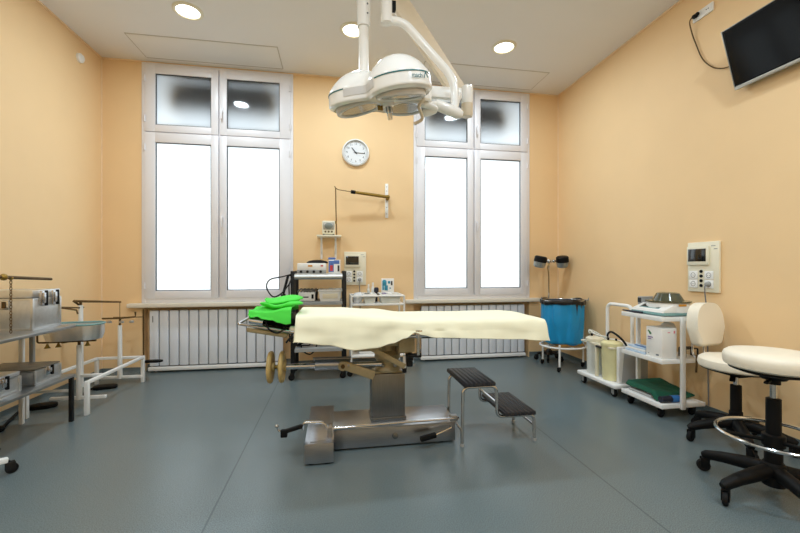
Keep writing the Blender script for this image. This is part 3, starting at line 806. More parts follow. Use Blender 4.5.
def dome(x, y):
    p = Vector((x, y)); gs = []
    for i, c in enumerate(LC):
        e = (p-c).length/(LR*1.03); gs.append(math.sqrt(max(0, 1-e*e))*(1.03 if i == 0 else .95))
    e = p.length/.24; gs.append(.72*math.sqrt(max(0, 1-e*e)))
    k = 9
    return math.log(sum(math.exp(k*g) for g in gs)-len(gs)+1)/k
NB = 120; WALL = .078; DH = .118
def shell(u, v):
    th = u*2*PI; Ro = outline(th)
    if v < .12: t = v/.12; rr = Ro*(.93+.07*t); z = t*.012
    elif v < .3: t = (v-.12)/.18; rr = Ro*(1-.02*t); z = .012+t*(WALL-.012)
    else:
        t = (v-.3)/.7; s_ = math.cos(t*PI/2)
        rr = Ro*.98*s_; x, y = rr*math.cos(th), rr*math.sin(th)
        edge = math.sqrt(max(0, 1-s_**4))
        z = WALL+DH*dome(x, y)*edge
    return Vector((rr*math.cos(th), rr*math.sin(th), z))
hb = MB(); hb.grid(shell, NB, 40, closed_u=True)
bmesh.ops.remove_doubles(hb.bm, verts=hb.bm.verts[:], dist=1e-5)
bmesh.ops.transform(hb.bm, matrix=HM, verts=hb.bm.verts[:])
shell_o = hb.build('lamp_head', 'lampwhite', SL, ang=60)
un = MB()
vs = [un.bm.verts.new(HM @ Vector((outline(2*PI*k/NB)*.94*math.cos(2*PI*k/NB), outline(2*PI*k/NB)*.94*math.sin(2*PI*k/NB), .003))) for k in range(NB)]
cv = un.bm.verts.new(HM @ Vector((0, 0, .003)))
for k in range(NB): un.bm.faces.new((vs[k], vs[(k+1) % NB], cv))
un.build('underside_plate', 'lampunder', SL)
for c in LC:
    tg = Vector((-c.y, c.x, 0)).normalized()
    X = HM @ Matrix.Translation((c.x*.96, c.y*.96, -.005)) @ Matrix.Rotation(R(7.5), 4, tg)
    rg = MB().lathe([(.132, .05), (.130, -.004), (.122, -.010), (.106, -.006), (.104, .002)], (0, 0, 0), X, 40, cap=False).build('lens_ring', 'lampgrey', SL)
    MB().lathe([(.105, -.002), (.095, -.004), (.05, .0), (0, .001)], (0, 0, 0), X, 36).build('lens', 'lens', SL)
def arc_strip(a0, a1, z0, z1, off, name, m):
    b = MB(); n = 60
    lo, hi = [], []
    for i in range(n+1):
        th = R(a0+(a1-a0)*i/n); r_ = outline(th)
        for lst, z in ((lo, z0), (hi, z1)):
            q = r_*(1-.02*(z-.012)/(WALL-.012))+off
            lst.append([b.bm.verts.new(HM @ Vector((q_*math.cos(th), q_*math.sin(th), z))) for q_ in (q-.004, q)])
    for i in range(n):
        b.bm.faces.new((lo[i][1], lo[i+1][1], hi[i+1][1], hi[i][1])); b.bm.faces.new((hi[i][1], hi[i+1][1], hi[i+1][0], hi[i][0])); b.bm.faces.new((lo[i][0], lo[i+1][0], lo[i+1][1], lo[i][1]))
    return b.build(name, m, SL, ang=50)
arc_strip(-112, 202, WALL-.008, WALL-.002, .0025, 'teal_stripe', 'teal')
arc_strip(202, 246, .034, WALL-.006, .003, 'waist_panel', 'lampgrey')
a = R(-66); n_ = Vector((math.cos(a), math.sin(a), 0)); pp = LC[0]+Vector((math.cos(a), math.sin(a)))*(LR*.995+.001)
up = Vector((0, 0, 1)); rt = up.cross(n_)
LM = Matrix((rt, up, n_)).transposed().to_4x4(); LM.translation = Vector((pp.x, pp.y, .047))
L0 = Matrix.Translation(-Vector(LOC[SL.name]))
text('maker_mark', 'mach', .030, 'teal', SL, L0 @ HM @ LM @ Matrix.Translation((-.012, 0, .003)))
MB().bar((.028, -.010, .003), (.040, .016, .003), .004, .002).bar((.040, .016, .003), (.052, -.008, .003), .004, .002).bm.to_mesh(me_ := bpy.data.meshes.new('tmp'))
b = MB(); b.bm.from_mesh(me_); bmesh.ops.transform(b.bm, matrix=HM @ LM, verts=b.bm.verts[:]); b.build('maker_emblem', 'teal', SL); bpy.data.meshes.remove(me_)
MB().lathe([(0, -.085), (.013, -.085), (.014, -.05), (.019, -.045), (.019, -.012)], (0, 0, 0), HM, 20).build('handle', 'chrome', SL)
MB().lathe([(.03, -.014), (.034, .003)], (0, 0, 0), HM, 20).build('handle_socket', 'lampwhite', SL)
m = MB()
for x, y in ((-.05, .03), (-.035, .045)): m.cyl(HM @ Vector((x, y, .003)), HM @ Vector((x, y, -.022)), .009, seg=10)
m.build_each('focus_knob', 'brass', SL)
ya = HM @ Vector((.20, .06, .0)); yb_ = HM @ Vector((.29, .10, -.03))
MB().tube(catmull([ya, yb_, (.52, 2.21, 2.085), (.56, 2.24, 2.14), (.61, 2.27, 2.17)], 8), .019, 12, flat=1.3).build('yoke', 'lampwhite', SL)
yo = HM @ Vector((outline(R(-12))*.95*math.cos(R(-12)), outline(R(-12))*.95*math.sin(R(-12)), .012))
MB().tube(catmull([yo+Vector((-.06, -.02, -.01)), yo+Vector((-.01, -.02, -.005)), yo+Vector((.012, -.02, -.02)), yo+Vector((-.012, -.01, -.055)), yo+Vector((.0, .0, -.085)), yo+Vector((.012, .02, -.115)), yo+Vector((-.03, .03, -.14))], 8), .009, 10).build('grip_loop', 'armbeige', SL)

# ------------------------------------------------------------------ black equipment cart
C = thing('equipment_cart', 'black equipment cart with grey shelves between the windows', 'cart', (-.17, 4.22, 0))
for x in (-.435, .09):
    b = MB().box(x-.022, x+.022, 4.02, 4.08, .09, 1.13, .006).box(x-.022, x+.022, 4.40, 4.45, .09, 1.13, .006).box(x-.022, x+.022, 4.02, 4.45, .075, .115, .006)
    b.build('upright_frame', 'blackmetal', C)
MB().box(-.415, .07, 4.01, 4.46, 1.085, 1.102, .003).tube([(-.415, 4.015, 1.068), (.07, 4.015, 1.068)], .026, 16).build('top_shelf', 'alu', C)
MB().box(-.415, .07, 4.02, 4.46, .795, .812, .003).box(-.415, .07, 4.012, 4.022, .78, .80).build('middle_shelf', 'grey', C)
MB().box(-.415, .07, 4.02, 4.46, .315, .332, .003).box(-.415, .07, 4.012, 4.022, .295, .325).build('lower_shelf', 'grey', C)
for x in (-.435, .09):
    for y in (4.05, 4.42): caster(C, x, y, .085, .032, R(200))
dv = thing('electrosurgery_unit', 'white electrosurgery unit with grey front strip on top of the black cart', 'medical device', (-.25, 4.2, 1.102))
MB().box(-.395, -.10, 4.07, 4.36, 1.14, 1.212, .008).build('housing', 'white', dv)
MB().box(-.398, -.097, 4.06, 4.10, 1.104, 1.142, .005).build('front_strip', 'grey', dv)
k = MB()
for x in (-.355, -.29, -.225, -.155): k.lathe([(.014, 0), (.013, .012), (0, .012)], (x, 4.06, 1.123), FB, 14)
k.build_each('socket', 'black', dv)
MB().box(-.285, -.24, 4.067, 4.07, 1.175, 1.192).build('yellow_mark', 'orange', dv)
MB().box(-.155, -.13, 4.067, 4.07, 1.178, 1.192).build('red_mark', 'red', dv)
bl = MB().lathe([(0, 0), (.11, 0), (.115, .01), (.09, .026), (.04, .036), (0, .038)], (-.195, 4.2, 1.212), sx=1, sy=.7)
tag(solo(bl.build('foot_switch', 'black'), (-.195, 4.2, 1.212)), 'flat black foot switch lying on the white electrosurgery unit', 'foot switch')
bx = thing('glove_box', 'upright blue and white printed box on the black cart top', 'box', (-.02, 4.22, 1.102))
MB().box(-.075, .05, 4.14, 4.26, 1.102, 1.25, .003).build('carton', 'paper', bx)
MB().box(-.074, -.02, 4.138, 4.14, 1.12, 1.24).box(-.02, .04, 4.138, 4.14, 1.205, 1.245).build('blue_print', 'blueprint', bx)
MB().box(-.06, -.03, 4.1365, 4.138, 1.13, 1.19).build('red_print', 'red', bx)
MB().box(.02, .04, 4.137, 4.14, 1.125, 1.19).build('black_print', 'ink', bx)
MB().box(-.08, .0, 4.15, 4.25, 1.25, 1.275, .01).build('torn_flap', 'blueprint', bx)
ps = thing('power_supply', 'small white device with black switch on the cart middle shelf', 'medical device', (-.30, 4.2, .812))
MB().box(-.385, -.215, 4.08, 4.33, .816, .905, .006).build('housing', 'white', ps)
MB().box(-.25, -.228, 4.076, 4.08, .84, .885).build('switch', 'black', ps)
MB().box(-.355, -.28, 4.077, 4.08, .85, .862).build('name_plate', 'ink', ps)
m = MB()
for i in range(5): m.tube(catmull([(-.39+.03*i, 4.12, .91), (-.37+.04*i, 4.2, .935), (-.34+.03*i, 4.28, .92), (-.31+.02*i, 4.2, .912)], 5), .009, 8)
tag(solo(m.build('coiled_leads', 'recess'), (-.32, 4.2, .906)), 'grey coiled leads lying on the small white device', 'cables')
MB_ = MB().tube(catmull([(-.199, 4.1, .824), (-.199, 4.12, .86), (-.199, 4.2, .90), (-.199, 4.3, .92)], 5), .011, 8)
tag(solo(MB_.build('black_hose', 'rubber'), (-.2, 4.1, .812)), 'short black hose standing between device and basket on the cart', 'hose')

def basket(name, x0, x1, y0, y1, z, h, m, label, cat='basket', taper=.015, slots=True, group=None):
    r = thing(name, label, cat, ((x0+x1)/2, (y0+y1)/2, z), group=group)
    b = MB(); t = taper
    def rect(z_, e, th):
        return [Vector((x, y, z_)) for x, y in ((x0+e+th, y0+e+th), (x1-e-th, y0+e+th), (x1-e-th, y1-e-th), (x0+e+th, y1-e-th))]
    rings = [rect(z, t, 0), rect(z+h, 0, 0), rect(z+h, 0, .004), rect(z+.004, t, .004)]
    vs = [[b.bm.verts.new(v) for v in q] for q in rings]
    b.bm.faces.new(vs[0]); b.bm.faces.new(vs[3])
    for a, c in zip(vs, vs[1:]):
        for k in range(4): b.bm.faces.new((a[k], a[(k+1) % 4], c[(k+1) % 4], c[k]))
    b.build('bin', m, r)
    e = .008
    MB().box(x0-e, x1+e, y0-e, y0+.004, z+h-.012, z+h+.004, .003).box(x0-e, x1+e, y1-.004, y1+e, z+h-.012, z+h+.004, .003).box(x0-e, x0+.004, y0, y1, z+h-.012, z+h+.004, .003).box(x1-.004, x1+e, y0, y1, z+h-.012, z+h+.004, .003).build('rim', 'white', r)
    if slots: MB().box(x0+.04, x1-.04, y0+taper*.55-.004, y0+taper*.55+.001, z+h*.25, z+h*.7, .002).build('front_panel', 'cream', r)
    return r
basket('plastic_basket', -.175, .062, 4.06, 4.40, .812, .115, 'white', 'white plastic basket on the middle shelf of the black cart')
b = MB()
for i in range(3): b.box(-.14+.06*i, -.09+.06*i, 4.12, 4.3, .83, .935+.006*(i % 2), .008)
tag(solo(b.build('swab_packs', 'clearbox'), (-.06, 4.2, .816)), 'pale swab packs filling the white basket on the cart', 'packets')
m = MB().tube(catmull([(-.38, 4.1, .345), (-.33, 4.04, .36), (-.27, 4.1, .35), (-.29, 4.2, .36), (-.36, 4.15, .38), (-.34, 4.05, .31), (-.27, 4.02, .27), (-.22, 4.03, .30), (-.20, 4.12, .345), (-.24, 4.18, .355)], 8), .007, 8)
m.tube(catmull([(-.40, 4.12, .345), (-.32, 4.08, .39), (-.22, 4.12, .38), (-.12, 4.15, .36), (-.06, 4.2, .345)], 8), .013, 8)
tag(solo(m.build('black_cables', 'rubber'), (-.27, 4.1, .332)), 'tangle of black cables on the lower shelf of the cart', 'cables')
m = MB().tube(catmull([(-.443, 4.03, 1.10), (-.52, 3.95, 1.075), (-.62, 3.8, 1.05), (-.635, 3.7, .98), (-.57, 3.62, .90), (-.50, 3.62, .92), (-.45, 3.75, .99), (-.44, 3.95, 1.05), (-.468, 4.0, .98), (-.468, 4.02, .85), (-.47, 4.03, .6), (-.466, 4.04, .4)], 8), .0065, 8)
tag(solo(m.build('looped_cable', 'rubber'), (-.52, 3.9, .4)), 'black cable looping out from the left side of the cart', 'cable')
m = MB().bar((-.475, 3.99, 1.09), (-.52, 3.96, .90), .03, .02, .006).bar((-.52, 3.96, .90), (-.515, 3.96, .84), .045, .04, .008).cyl((-.45, 4.0, 1.085), (-.485, 3.985, 1.085), .008)
tag(solo(m.build('hanging_handpiece', 'black'), (-.48, 4.0, .84)), 'black handpiece hanging down the left upright of the cart', 'handpiece')

# ------------------------------------------------------------------ white basket trolley
Wt = thing('wire_trolley', 'white tube trolley with baskets beside the black cart under the wall panel', 'trolley', (.47, 4.25, 0))
for x in (.165, .74):
    for y in (4.09, 4.42): MB().cyl((x, y, .08), (x, y, .863), .011, seg=12).build('leg', 'white', Wt)
m = MB()
for y in (4.09, 4.42): m.cyl((.165, y, .857), (.74, y, .857), .009, seg=12)
for x in (.165, .74): m.cyl((x, 4.09, .857), (x, 4.42, .857), .009, seg=12)
m.build('top_rail', 'white', Wt)
MB().box(.165, .74, 4.08, 4.43, .755, .775, .004).build('upper_shelf', 'white', Wt)
MB().box(.165, .74, 4.08, 4.43, .20, .22, .004).build('lower_shelf', 'white', Wt)
for x in (.165, .74):
    for y in (4.09, 4.42): caster(Wt, x, y, .09, .03, R(170))
basket('clear_basket', .30, .435, 4.11, 4.38, .775, .10, 'clearbox', 'left milky plastic basket on the white tube trolley', slots=False, group='milky baskets on the trolley')
basket('clear_basket', .485, .705, 4.11, 4.38, .775, .10, 'clearbox', 'right milky plastic basket on the white tube trolley', slots=False, group='milky baskets on the trolley')
for (x, w_, mm_, lb, z) in ((.342, .045, 'recess', 'grey packet standing in the left milky basket', .78), (.395, .035, 'paper', 'white packet standing in the left milky basket', .78), (.535, .04, 'purple', 'purple printed packet in the right milky basket', .78), (.595, .05, 'paper', 'white packet in the right milky basket', .78), (.655, .045, 'clearbox', 'pale packet at the right end of the right milky basket', .78)):
    solo(tag(MB().box(x-w_/2, x+w_/2, 4.16, 4.26, z, z+.105, .006).build('supply_packet', mm_), lb, 'packet'), (x, 4.21, z))
fb = fold((.236, 4.20, .838), .055, .06, .058, 3, 0)
tag(solo(fb.build('swab_bag', 'bag', ang=80), (.228, 4.2, .777)), 'clear crumpled bag of swabs at the left of the white tube trolley', 'bag')
bx = thing('tissue_box', 'white upright box with teal print standing above the right milky basket', 'box', (.60, 4.40, .775))
MB().box(.525, .672, 4.385, 4.41, .775, 1.04, .003).build('carton', 'paper', bx)
m = MB()
for i, (x, z, w_, h_) in enumerate(((.535, .955, .05, .06), (.56, .90, .04, .06), (.60, .98, .03, .03), (.535, .905, .02, .05), (.62, .92, .015, .015), (.545, 1.015, .03, .01))): m.box(x, x+w_, 4.383, 4.386, z, z+h_, .002)
m.build('teal_print', 'brightteal', bx)
MB().box(.636, .655, 4.383, 4.386, .96, 1.01, .002).build('dark_print', 'ink', bx)
for (x, y, h_, r_, mm_, lb) in ((.375, 4.385, .20, .016, 'clearbox', 'tall pale bottle at the back of the white tube trolley'), (.425, 4.385, .22, .018, 'white', 'tall white bottle beside the pale bottle on the tube trolley')):
    t = thing('plastic_bottle', lb, 'bottle', (x, y, .775))
    MB().lathe([(0, 0), (r_, 0), (r_, h_*.7), (r_*.5, h_*.82), (r_*.5, h_*.85), (0, h_*.85)], (x, y, .775), seg=16).build('bottle_body', mm_, t)
    MB().cyl((x, y, .775+h_*.85), (x, y, .775+h_), r_*.6, seg=14).build('cap', 'white', t)
tag(solo(MB().lathe([(0, 0), (.013, 0), (.0135, .02), (.0135, .108), (.027, .113), (.027, .15), (.018, .165), (0, .165)], (.460, 4.33, .775), seg=18).build('dark_jar', 'navy'), (.460, 4.33, .775)), 'small dark jar beside the teal printed box', 'jar')
# stand right of the column behind the table
b = MB().box(.25, .46, 4.16, 4.36, .222, .31, .006)
tag(solo(b.build('storage_box', 'white'), (.35, 4.26, .222)), 'white box on the lower shelf of the tube trolley', 'box')

# ------------------------------------------------------------------ examination lamp stand
E_ = thing('examination_lamp', 'examination lamp stand with two black and grey heads in the window corner', 'lamp', (2.66, 4.42, 0))
MB().cyl((2.66, 4.42, .09), (2.66, 4.42, .75), .016, seg=16).cyl((2.66, 4.42, .75), (2.66, 4.42, 1.25), .010, seg=12).build('pole', 'chrome', E_)
m = MB()
for k in range(5):
    a = R(20+72*k); m.bar((2.66, 4.42, .10), (2.66+.14*math.cos(a), 4.42+.14*math.sin(a), .08), .03, .025, .006)
m.lathe([(0, .07), (.05, .07), (.04, .12), (.02, .14), (0, .14)], (2.66, 4.42, 0), seg=20)
m.build('star_base', 'blackmetal', E_)
for k in range(5):
    a = R(20+72*k); caster(E_, 2.66+.14*math.cos(a), 4.42+.14*math.sin(a), .075, .028, a)
MB().tube(catmull([(2.535, 4.37, 1.245), (2.60, 4.41, 1.25), (2.66, 4.42, 1.24), (2.72, 4.40, 1.25), (2.775, 4.36, 1.25)], 5), .012, 10).ball((2.66, 4.42, 1.245), .028).ball((2.60, 4.40, 1.25), .022).ball((2.715, 4.395, 1.25), .022).build('ball_joint_arm', 'chrome', E_)
for (x, y, ra) in ((2.505, 4.36, 8), (2.80, 4.345, -8)):
    mx = Matrix.Translation((x, y, 1.235)) @ Matrix.Rotation(R(ra), 4, 'Y') @ Matrix.Rotation(R(10), 4, 'X')
    MB().lathe([(0, .075), (.06, .075), (.074, .062), (.076, .005), (.07, .0), (0, .0)], (0, 0, 0), mx, 28).build('lamp_head', 'black', E_)
    MB().lathe([(.073, .002), (.066, -.055), (.05, -.066), (.046, -.06), (0, -.05)], (0, 0, 0), mx, 28).build('reflector', 'lampglass', E_)
MB().tube(catmull([(2.655, 4.405, 1.23), (2.63, 4.395, 1.17), (2.645, 4.4, 1.08), (2.652, 4.402, .85)], 6), .005, 8).build('lamp_cord', 'brass', E_)

# ------------------------------------------------------------------ laundry hamper
hc = (2.62, 4.06)
H = thing('laundry_hamper', 'white tubular hamper stand holding the blue bag in the right corner', 'hamper', (hc[0], hc[1], 0))
ha = [R(232), R(122), R(-4)]
for a in ha:
    x, y = hc[0]+.255*math.cos(a), hc[1]+.235*math.sin(a)
    MB().cyl((x, y, .055), (x, y, .30 if a == ha[0] else .70), .011, seg=12).build('leg', 'white', H)
    caster(H, x, y, .06, .02, R(200))
MB().tube([(hc[0]+.255*math.cos(2*PI*k/48), hc[1]+.235*math.sin(2*PI*k/48), .262) for k in range(48)], .010, 10, closed=True).tube([(hc[0]-.25, hc[1], .262), (hc[0]+.25, hc[1], .262)], .008, 8).tube([(hc[0], hc[1]-.23, .262), (hc[0], hc[1]+.23, .262)], .008, 8).build('base_ring', 'white', H)
MB().tube([(hc[0]+.235*math.cos(2*PI*k/48), hc[1]+.215*math.sin(2*PI*k/48), .785) for k in range(48)], .008, 8, closed=True).build('top_ring', 'chrome', H)
MB().tube([(hc[0]+.235, hc[1]-.05, .785), (hc[0]+.285, hc[1]-.07, .79), (hc[0]+.285, hc[1]-.07, .815)], .007, 8).tube([(hc[0]-.235, hc[1]+.02, .785), (hc[0]-.26, hc[1]+.02, .80), (hc[0]-.255, hc[1]+.02, .825)], .007, 8).build_each('bag_clip', 'grey', H)
bagr = thing('laundry_bag', 'blue plastic bag with a black folded rim hung in the hamper', 'bag', (hc[0], hc[1], .28))
def bagf(u, v):
    a = u*2*PI
    zz = .285+v*.475; rad = .208+.012*math.sin(v*PI)+.028*v
    if v < .12: rad *= math.sqrt(max(0, 1-(1-v/.12)**2))*.25+.75 if v > 0 else .0
    n = noise.noise((math.cos(a)*2.2, math.sin(a)*2.2, v*1.3+4))
    pl = math.sin(a*13+n*5)*.006*(.3+v)
    rad += n*.04*(1-v*.7)+pl
    zz += .022*noise.noise((math.cos(a)*1.5, math.sin(a)*1.5, 9))*(1-v)
    return Vector((hc[0]+rad*math.cos(a), hc[1]+rad*.92*math.sin(a), zz))
b = MB(); b.grid(bagf, 96, 40, closed_u=True); b.build('bag_body', 'bluebag', bagr, ang=80)
def rimf(u, v):
    a = u*2*PI
    wv = .012*math.sin(3*a+1)+.008*math.sin(7*a)
    prof = [(.251, .748+wv*.5), (.255, .77), (.252, .79+wv*.6), (.244, .798+wv*.7), (.232, .79+wv*.6), (.226, .70), (.222, .60)]
    t = v*6; k = min(int(t), 5); f = t-k
    r_ = prof[k][0]*(1-f)+prof[k+1][0]*f; z = prof[k][1]*(1-f)+prof[k+1][1]*f
    r_ += .004*math.sin(a*17+noise.noise((a, 0, 0))*4)
    return Vector((hc[0]+r_*math.cos(a), hc[1]+r_*.92*math.sin(a), z))
b = MB(); b.grid(rimf, 96, 16, closed_u=True); b.build('black_rim', 'blackbag', bagr, ang=80)
b = MB().box(hc[0]-.13, hc[0]+.16, hc[1]-.17, hc[1]+.12, .272, .30, .004)
tag(solo(b.build('cardboard_tray', 'card'), (hc[0], hc[1], .272)), 'brown cardboard sheet under the blue bag in the hamper', 'cardboard')

# ------------------------------------------------------------------ suction machine
U = thing('suction_machine', 'white wheeled suction machine with two canisters and a tall handle by the right wall', 'suction machine', (2.63, 3.25, 0))
MB().box(2.43, 2.84, 2.985, 3.52, .085, .125, .012, 3).build('base_tray', 'white', U)
for x in (2.475, 2.795):
    for y in (3.04, 3.46): caster(U, x, y, .09, .038, R(80), wheel='rubber', fork='grey', hub='grey')
MB().box(2.50, 2.80, 3.02, 3.055, .125, .45, .008).box(2.645, 2.80, 3.055, 3.47, .125, .445, .012).build('housing', 'white', U)
MB().prism([(2.525, .135), (2.79, .135), (2.79, .43), (2.555, .43)], 0, .004, Matrix.Translation((0, 3.0185, 0)) @ FB, .001).build('end_panel', 'greypanel', U)
MB().tube(fillet([(2.745, 3.145, .12), (2.745, 3.145, .80), (2.745, 3.475, .80), (2.745, 3.475, .12)], .07, 8), .017, 14).build('push_handle', 'white', U)
def canister(y, r_, m, lid):
    x = 2.535
    c = MB().lathe([(0, .128), (r_*.9, .128), (r_*.93, .14), (r_, .44), (r_*1.02, .445), (0, .445)], (x, y, 0), seg=32).build('canister', m, U)
    MB().lathe([(r_*1.08, .44), (r_*1.1, .45), (r_*1.08, .468), (r_*.8, .482), (r_*.3, .488), (0, .488)], (x, y, 0), seg=32).build('canister_lid', lid, c)
    MB().cyl((x-.02, y+.02, .482), (x-.02, y+.02, .51), .010, seg=12).cyl((x+.03, y-.02, .482), (x+.03, y-.02, .505), .009, seg=12).build_each('lid_spout', 'black', c)
canister(3.385, .078, 'canister', 'cream'); canister(3.155, .086, 'yellowcan', 'yellowcan')
MB().box(2.455, 2.485, 3.262, 3.285, .125, .45, .004).box(2.46, 2.62, 3.07, 3.50, .42, .438, .004).build('canister_rack', 'cream', U)
MB().tube(catmull([(2.515, 3.42, .508), (2.48, 3.38, .54), (2.47, 3.28, .52), (2.50, 3.2, .515), (2.515, 3.195, .508)], 6), .008, 8).tube(catmull([(2.515, 3.44, .508), (2.56, 3.5, .53), (2.62, 3.47, .50), (2.66, 3.4, .455)], 6), .008, 8).build('clear_hose', 'clearbox', U)
MB().tube(catmull([(2.70, 3.42, .45), (2.69, 3.40, .50), (2.66, 3.32, .535), (2.62, 3.2, .53), (2.60, 3.1, .50), (2.62, 3.07, .45)], 8), .010, 8).build('black_hose', 'rubber', U)
MB().box(2.452, 2.458, 3.19, 3.27, .405, .425, .001).build('dark_label', 'ink', U)

# ------------------------------------------------------------------ three-tier white trolley
K = thing('shelf_trolley', 'white three-tier shelf trolley against the right wall below the wall panel', 'trolley', (2.65, 2.72, 0))
for (n_, z) in (('bottom_shelf', .095), ('middle_shelf', .437), ('top_shelf', .762)):
    MB().box(2.455, 2.835, 2.52, 2.925, z, z+.02, .003).box(2.448, 2.457, 2.515, 2.93, z-.012, z+.024, .003).box(2.448, 2.838, 2.513, 2.521, z-.012, z+.022, .003).build(n_, 'white', K)
for y in (2.503, 2.938): MB().box(2.605, 2.640, y-.011, y+.011, .075, .785, .004).build('post', 'white', K)
for x in (2.51, 2.79):
    for y in (2.575, 2.88): caster(K, x, y, .09, .03, R(190))
cf = thing('centrifuge', 'white laboratory centrifuge with smoked lid and sloping display on the trolley top', 'centrifuge', (2.66, 2.69, .784))
z0 = .784
MB().box(2.49, 2.825, 2.535, 2.87, z0+.004, z0+.026, .008).build('base', 'tealpale', cf)
MB().lathe([(.150, .026), (.152, .04), (.148, .095), (.142, .102), (0, .102)], (2.675, 2.69, z0), seg=44).build('drum_housing', 'white', cf)
MB().prism([(2.495, .026), (2.64, .026), (2.64, .085), (2.60, .085), (2.50, .045)], -2.86, -2.55, Matrix(((1, 0, 0, 0), (0, 0, -1, 0), (0, 1, 0, z0), (0, 0, 0, 1))), .004).build('console', 'white', cf)
sl = math.atan2(.04, .10)
SM = Matrix.Translation((2.55, 2.71, z0+.065)) @ Matrix.Rotation(-sl, 4, 'Y')
MB().box(-.035, .035, -.09, .10, 0, .0025, .001, mx=SM).build('display_panel', 'tealpale', cf)
m = MB()
for y, w_ in ((.085, .02), (.045, .05), (-.02, .05), (-.07, .025)): m.box(-.024, .022, y-w_/2, y+w_/2, .0025, .004, mx=SM)
m.build_each('display_window', 'blackmetal', cf)
MB().lathe([(.158, .102), (.158, .112), (.112, .114), (.078, .172), (.06, .178), (0, .178)], (2.675, 2.69, z0), seg=40).build('smoked_lid', 'tint', cf)
MB().prism([(-.035, -.008), (.035, -.008), (.035, .008), (-.035, .008)], 0, .003, Matrix.Translation((2.657, 2.540, z0+.085)) @ FB, .001).build('orange_label', 'orange', cf)
bd = thing('small_meter', 'small grey box behind the centrifuge on the trolley top', 'device', (2.70, 2.895, z0))
MB().box(2.60, 2.72, 2.873, 2.92, z0, z0+.13, .006).build('housing', 'grey', bd); MB().box(2.6, 2.60-.004, 2.88, 2.915, z0+.08, z0+.12).build('screen', 'ink', bd)
m = MB().tube([(2.465, 2.93, z0+.012), (2.47, 2.80, z0+.010), (2.475, 2.73, z0+.012)], [.006, .010, .008], 10)
m = tag(solo(m.build('marker_pen', 'navy'), (2.47, 2.83, z0)), 'dark pen lying along the left edge of the trolley top', 'pen')
m = MB().box(2.57, 2.60, 2.88, 2.922, z0, z0+.03, .006)
tag(solo(m.build('black_plug', 'black'), (2.585, 2.9, z0)), 'small black plug beside the grey box on the trolley top', 'plug')
z1 = .459
bx = thing('supply_carton', 'white supply carton with green mark on the trolley middle shelf', 'carton', (2.535, 2.6, z1))
MB().box(2.47, 2.60, 2.535, 2.685, z1, z1+.235, .002).build('carton_body', 'paper', bx)
MB().bar((2.4685, 2.665, z1+.205), (2.4685, 2.645, z1+.19), .002, .012).bar((2.4685, 2.655, z1+.185), (2.4685, 2.635, z1+.182), .002, .012).build('green_mark', 'leafgreen', bx)
MB().box(2.468, 2.47, 2.62, 2.668, z1+.150, z1+.158).box(2.468, 2.47, 2.635, 2.668, z1+.136, z1+.142).build('purple_print', 'purple', bx)
MB().box(2.468, 2.47, 2.655, 2.665, z1+.02, z1+.026).box(2.468, 2.47, 2.565, 2.59, z1+.018, z1+.03).build('grey_print', 'inkgrey', bx)
MB().box(2.52, 2.54, 2.533, 2.535, z1+.2, z1+.206).box(2.573, 2.585, 2.533, 2.535, z1+.195, z1+.215).build('pink_print', 'pink', bx)
fb = fold((2.68, 2.71, z1+.13), .055, .06, .12, 8, 0)
tag(solo(fb.build('white_bag', 'paper', ang=80), (2.68, 2.71, z1)), 'white paper bag standing behind the supply carton', 'bag')
for i in range(3):
    o = MB().box(2.465+.006*i, 2.585, 2.70+.005*i, 2.905-.008*i, z1+.017*i, z1+.017*(i+1)-.001, .004)
    o = o.build('flat_packet', ('bluepack', 'paper', 'bluepack')[i])
    tag(solo(o, (2.52, 2.8, z1+.017*i)), ('lowest pale blue packet of the stack on the middle shelf', 'white packet in the middle of the stack on the middle shelf', 'topmost pale blue packet of the stack on the middle shelf')[i], 'packet', 'packets stacked on the trolley shelf')
o = MB().bar((2.49, 2.72, z1+.054), (2.50, 2.83, z1+.054), .02, .006, .002).build('blue_strip', 'bluestrip')
tag(solo(o, (2.495, 2.775, z1+.051)), 'dark blue strip lying on the packet stack of the trolley', 'strip')
m = MB()
for y in (2.545, 2.60):
    m.tube(fillet([(2.69, y, z1+.004), (2.69, y, z1+.07), (2.80, y, z1+.07), (2.80, y, z1+.004)], .008, 4), .006, 8)
m.cyl((2.69, 2.545, z1+.008), (2.69, 2.60, z1+.008), .006, seg=8).cyl((2.80, 2.545, z1+.008), (2.80, 2.60, z1+.008), .006, seg=8)
tag(solo(m.build('wire_holder', 'blackmetal'), (2.745, 2.57, z1)), 'black wire holder at the right end of the trolley middle shelf', 'holder')
z2 = .117
b = MB()
def dgf(u, v):
    x = 2.475+u*.345; y = 2.585+v*.33
    z = z2+.075-.045*math.sin(min(1, u*1.1)*PI/2)*(1-v)+.006*noise.noise((x*14, y*14, 0))-.06*max(0, .18-v)/.18*(1-u)
    if u < .08: z -= (.08-u)/.08*.03
    return Vector((x, y, max(z, z2+.012)))
b.grid(dgf, 26, 26)
tag(solo(b.build('green_cloth', 'dgreen', ang=80, thick=.008), (2.65, 2.75, z2)), 'dark green folded cloth on the bottom shelf of the white trolley', 'cloth')
b = MB().box(2.49, 2.80, 2.66, 2.90, z2, z2+.022, .005)
tag(solo(b.build('grey_tray', 'greypanel'), (2.65, 2.78, z2)), 'flat grey tray under the dark green cloth', 'tray')
rl = thing('bandage_roll', 'dark navy roll with blue band and pink end on the bottom trolley shelf', 'roll', (2.55, 2.545, z2))
MB().tube([(2.475, 2.556, z2+.026), (2.575, 2.552, z2+.027)], .024, 18).build('dark_wrap', 'navy', rl)
MB().tube([(2.565, 2.552, z2+.027), (2.635, 2.55, z2+.027)], .026, 18).build('blue_band', 'bluestrip', rl)
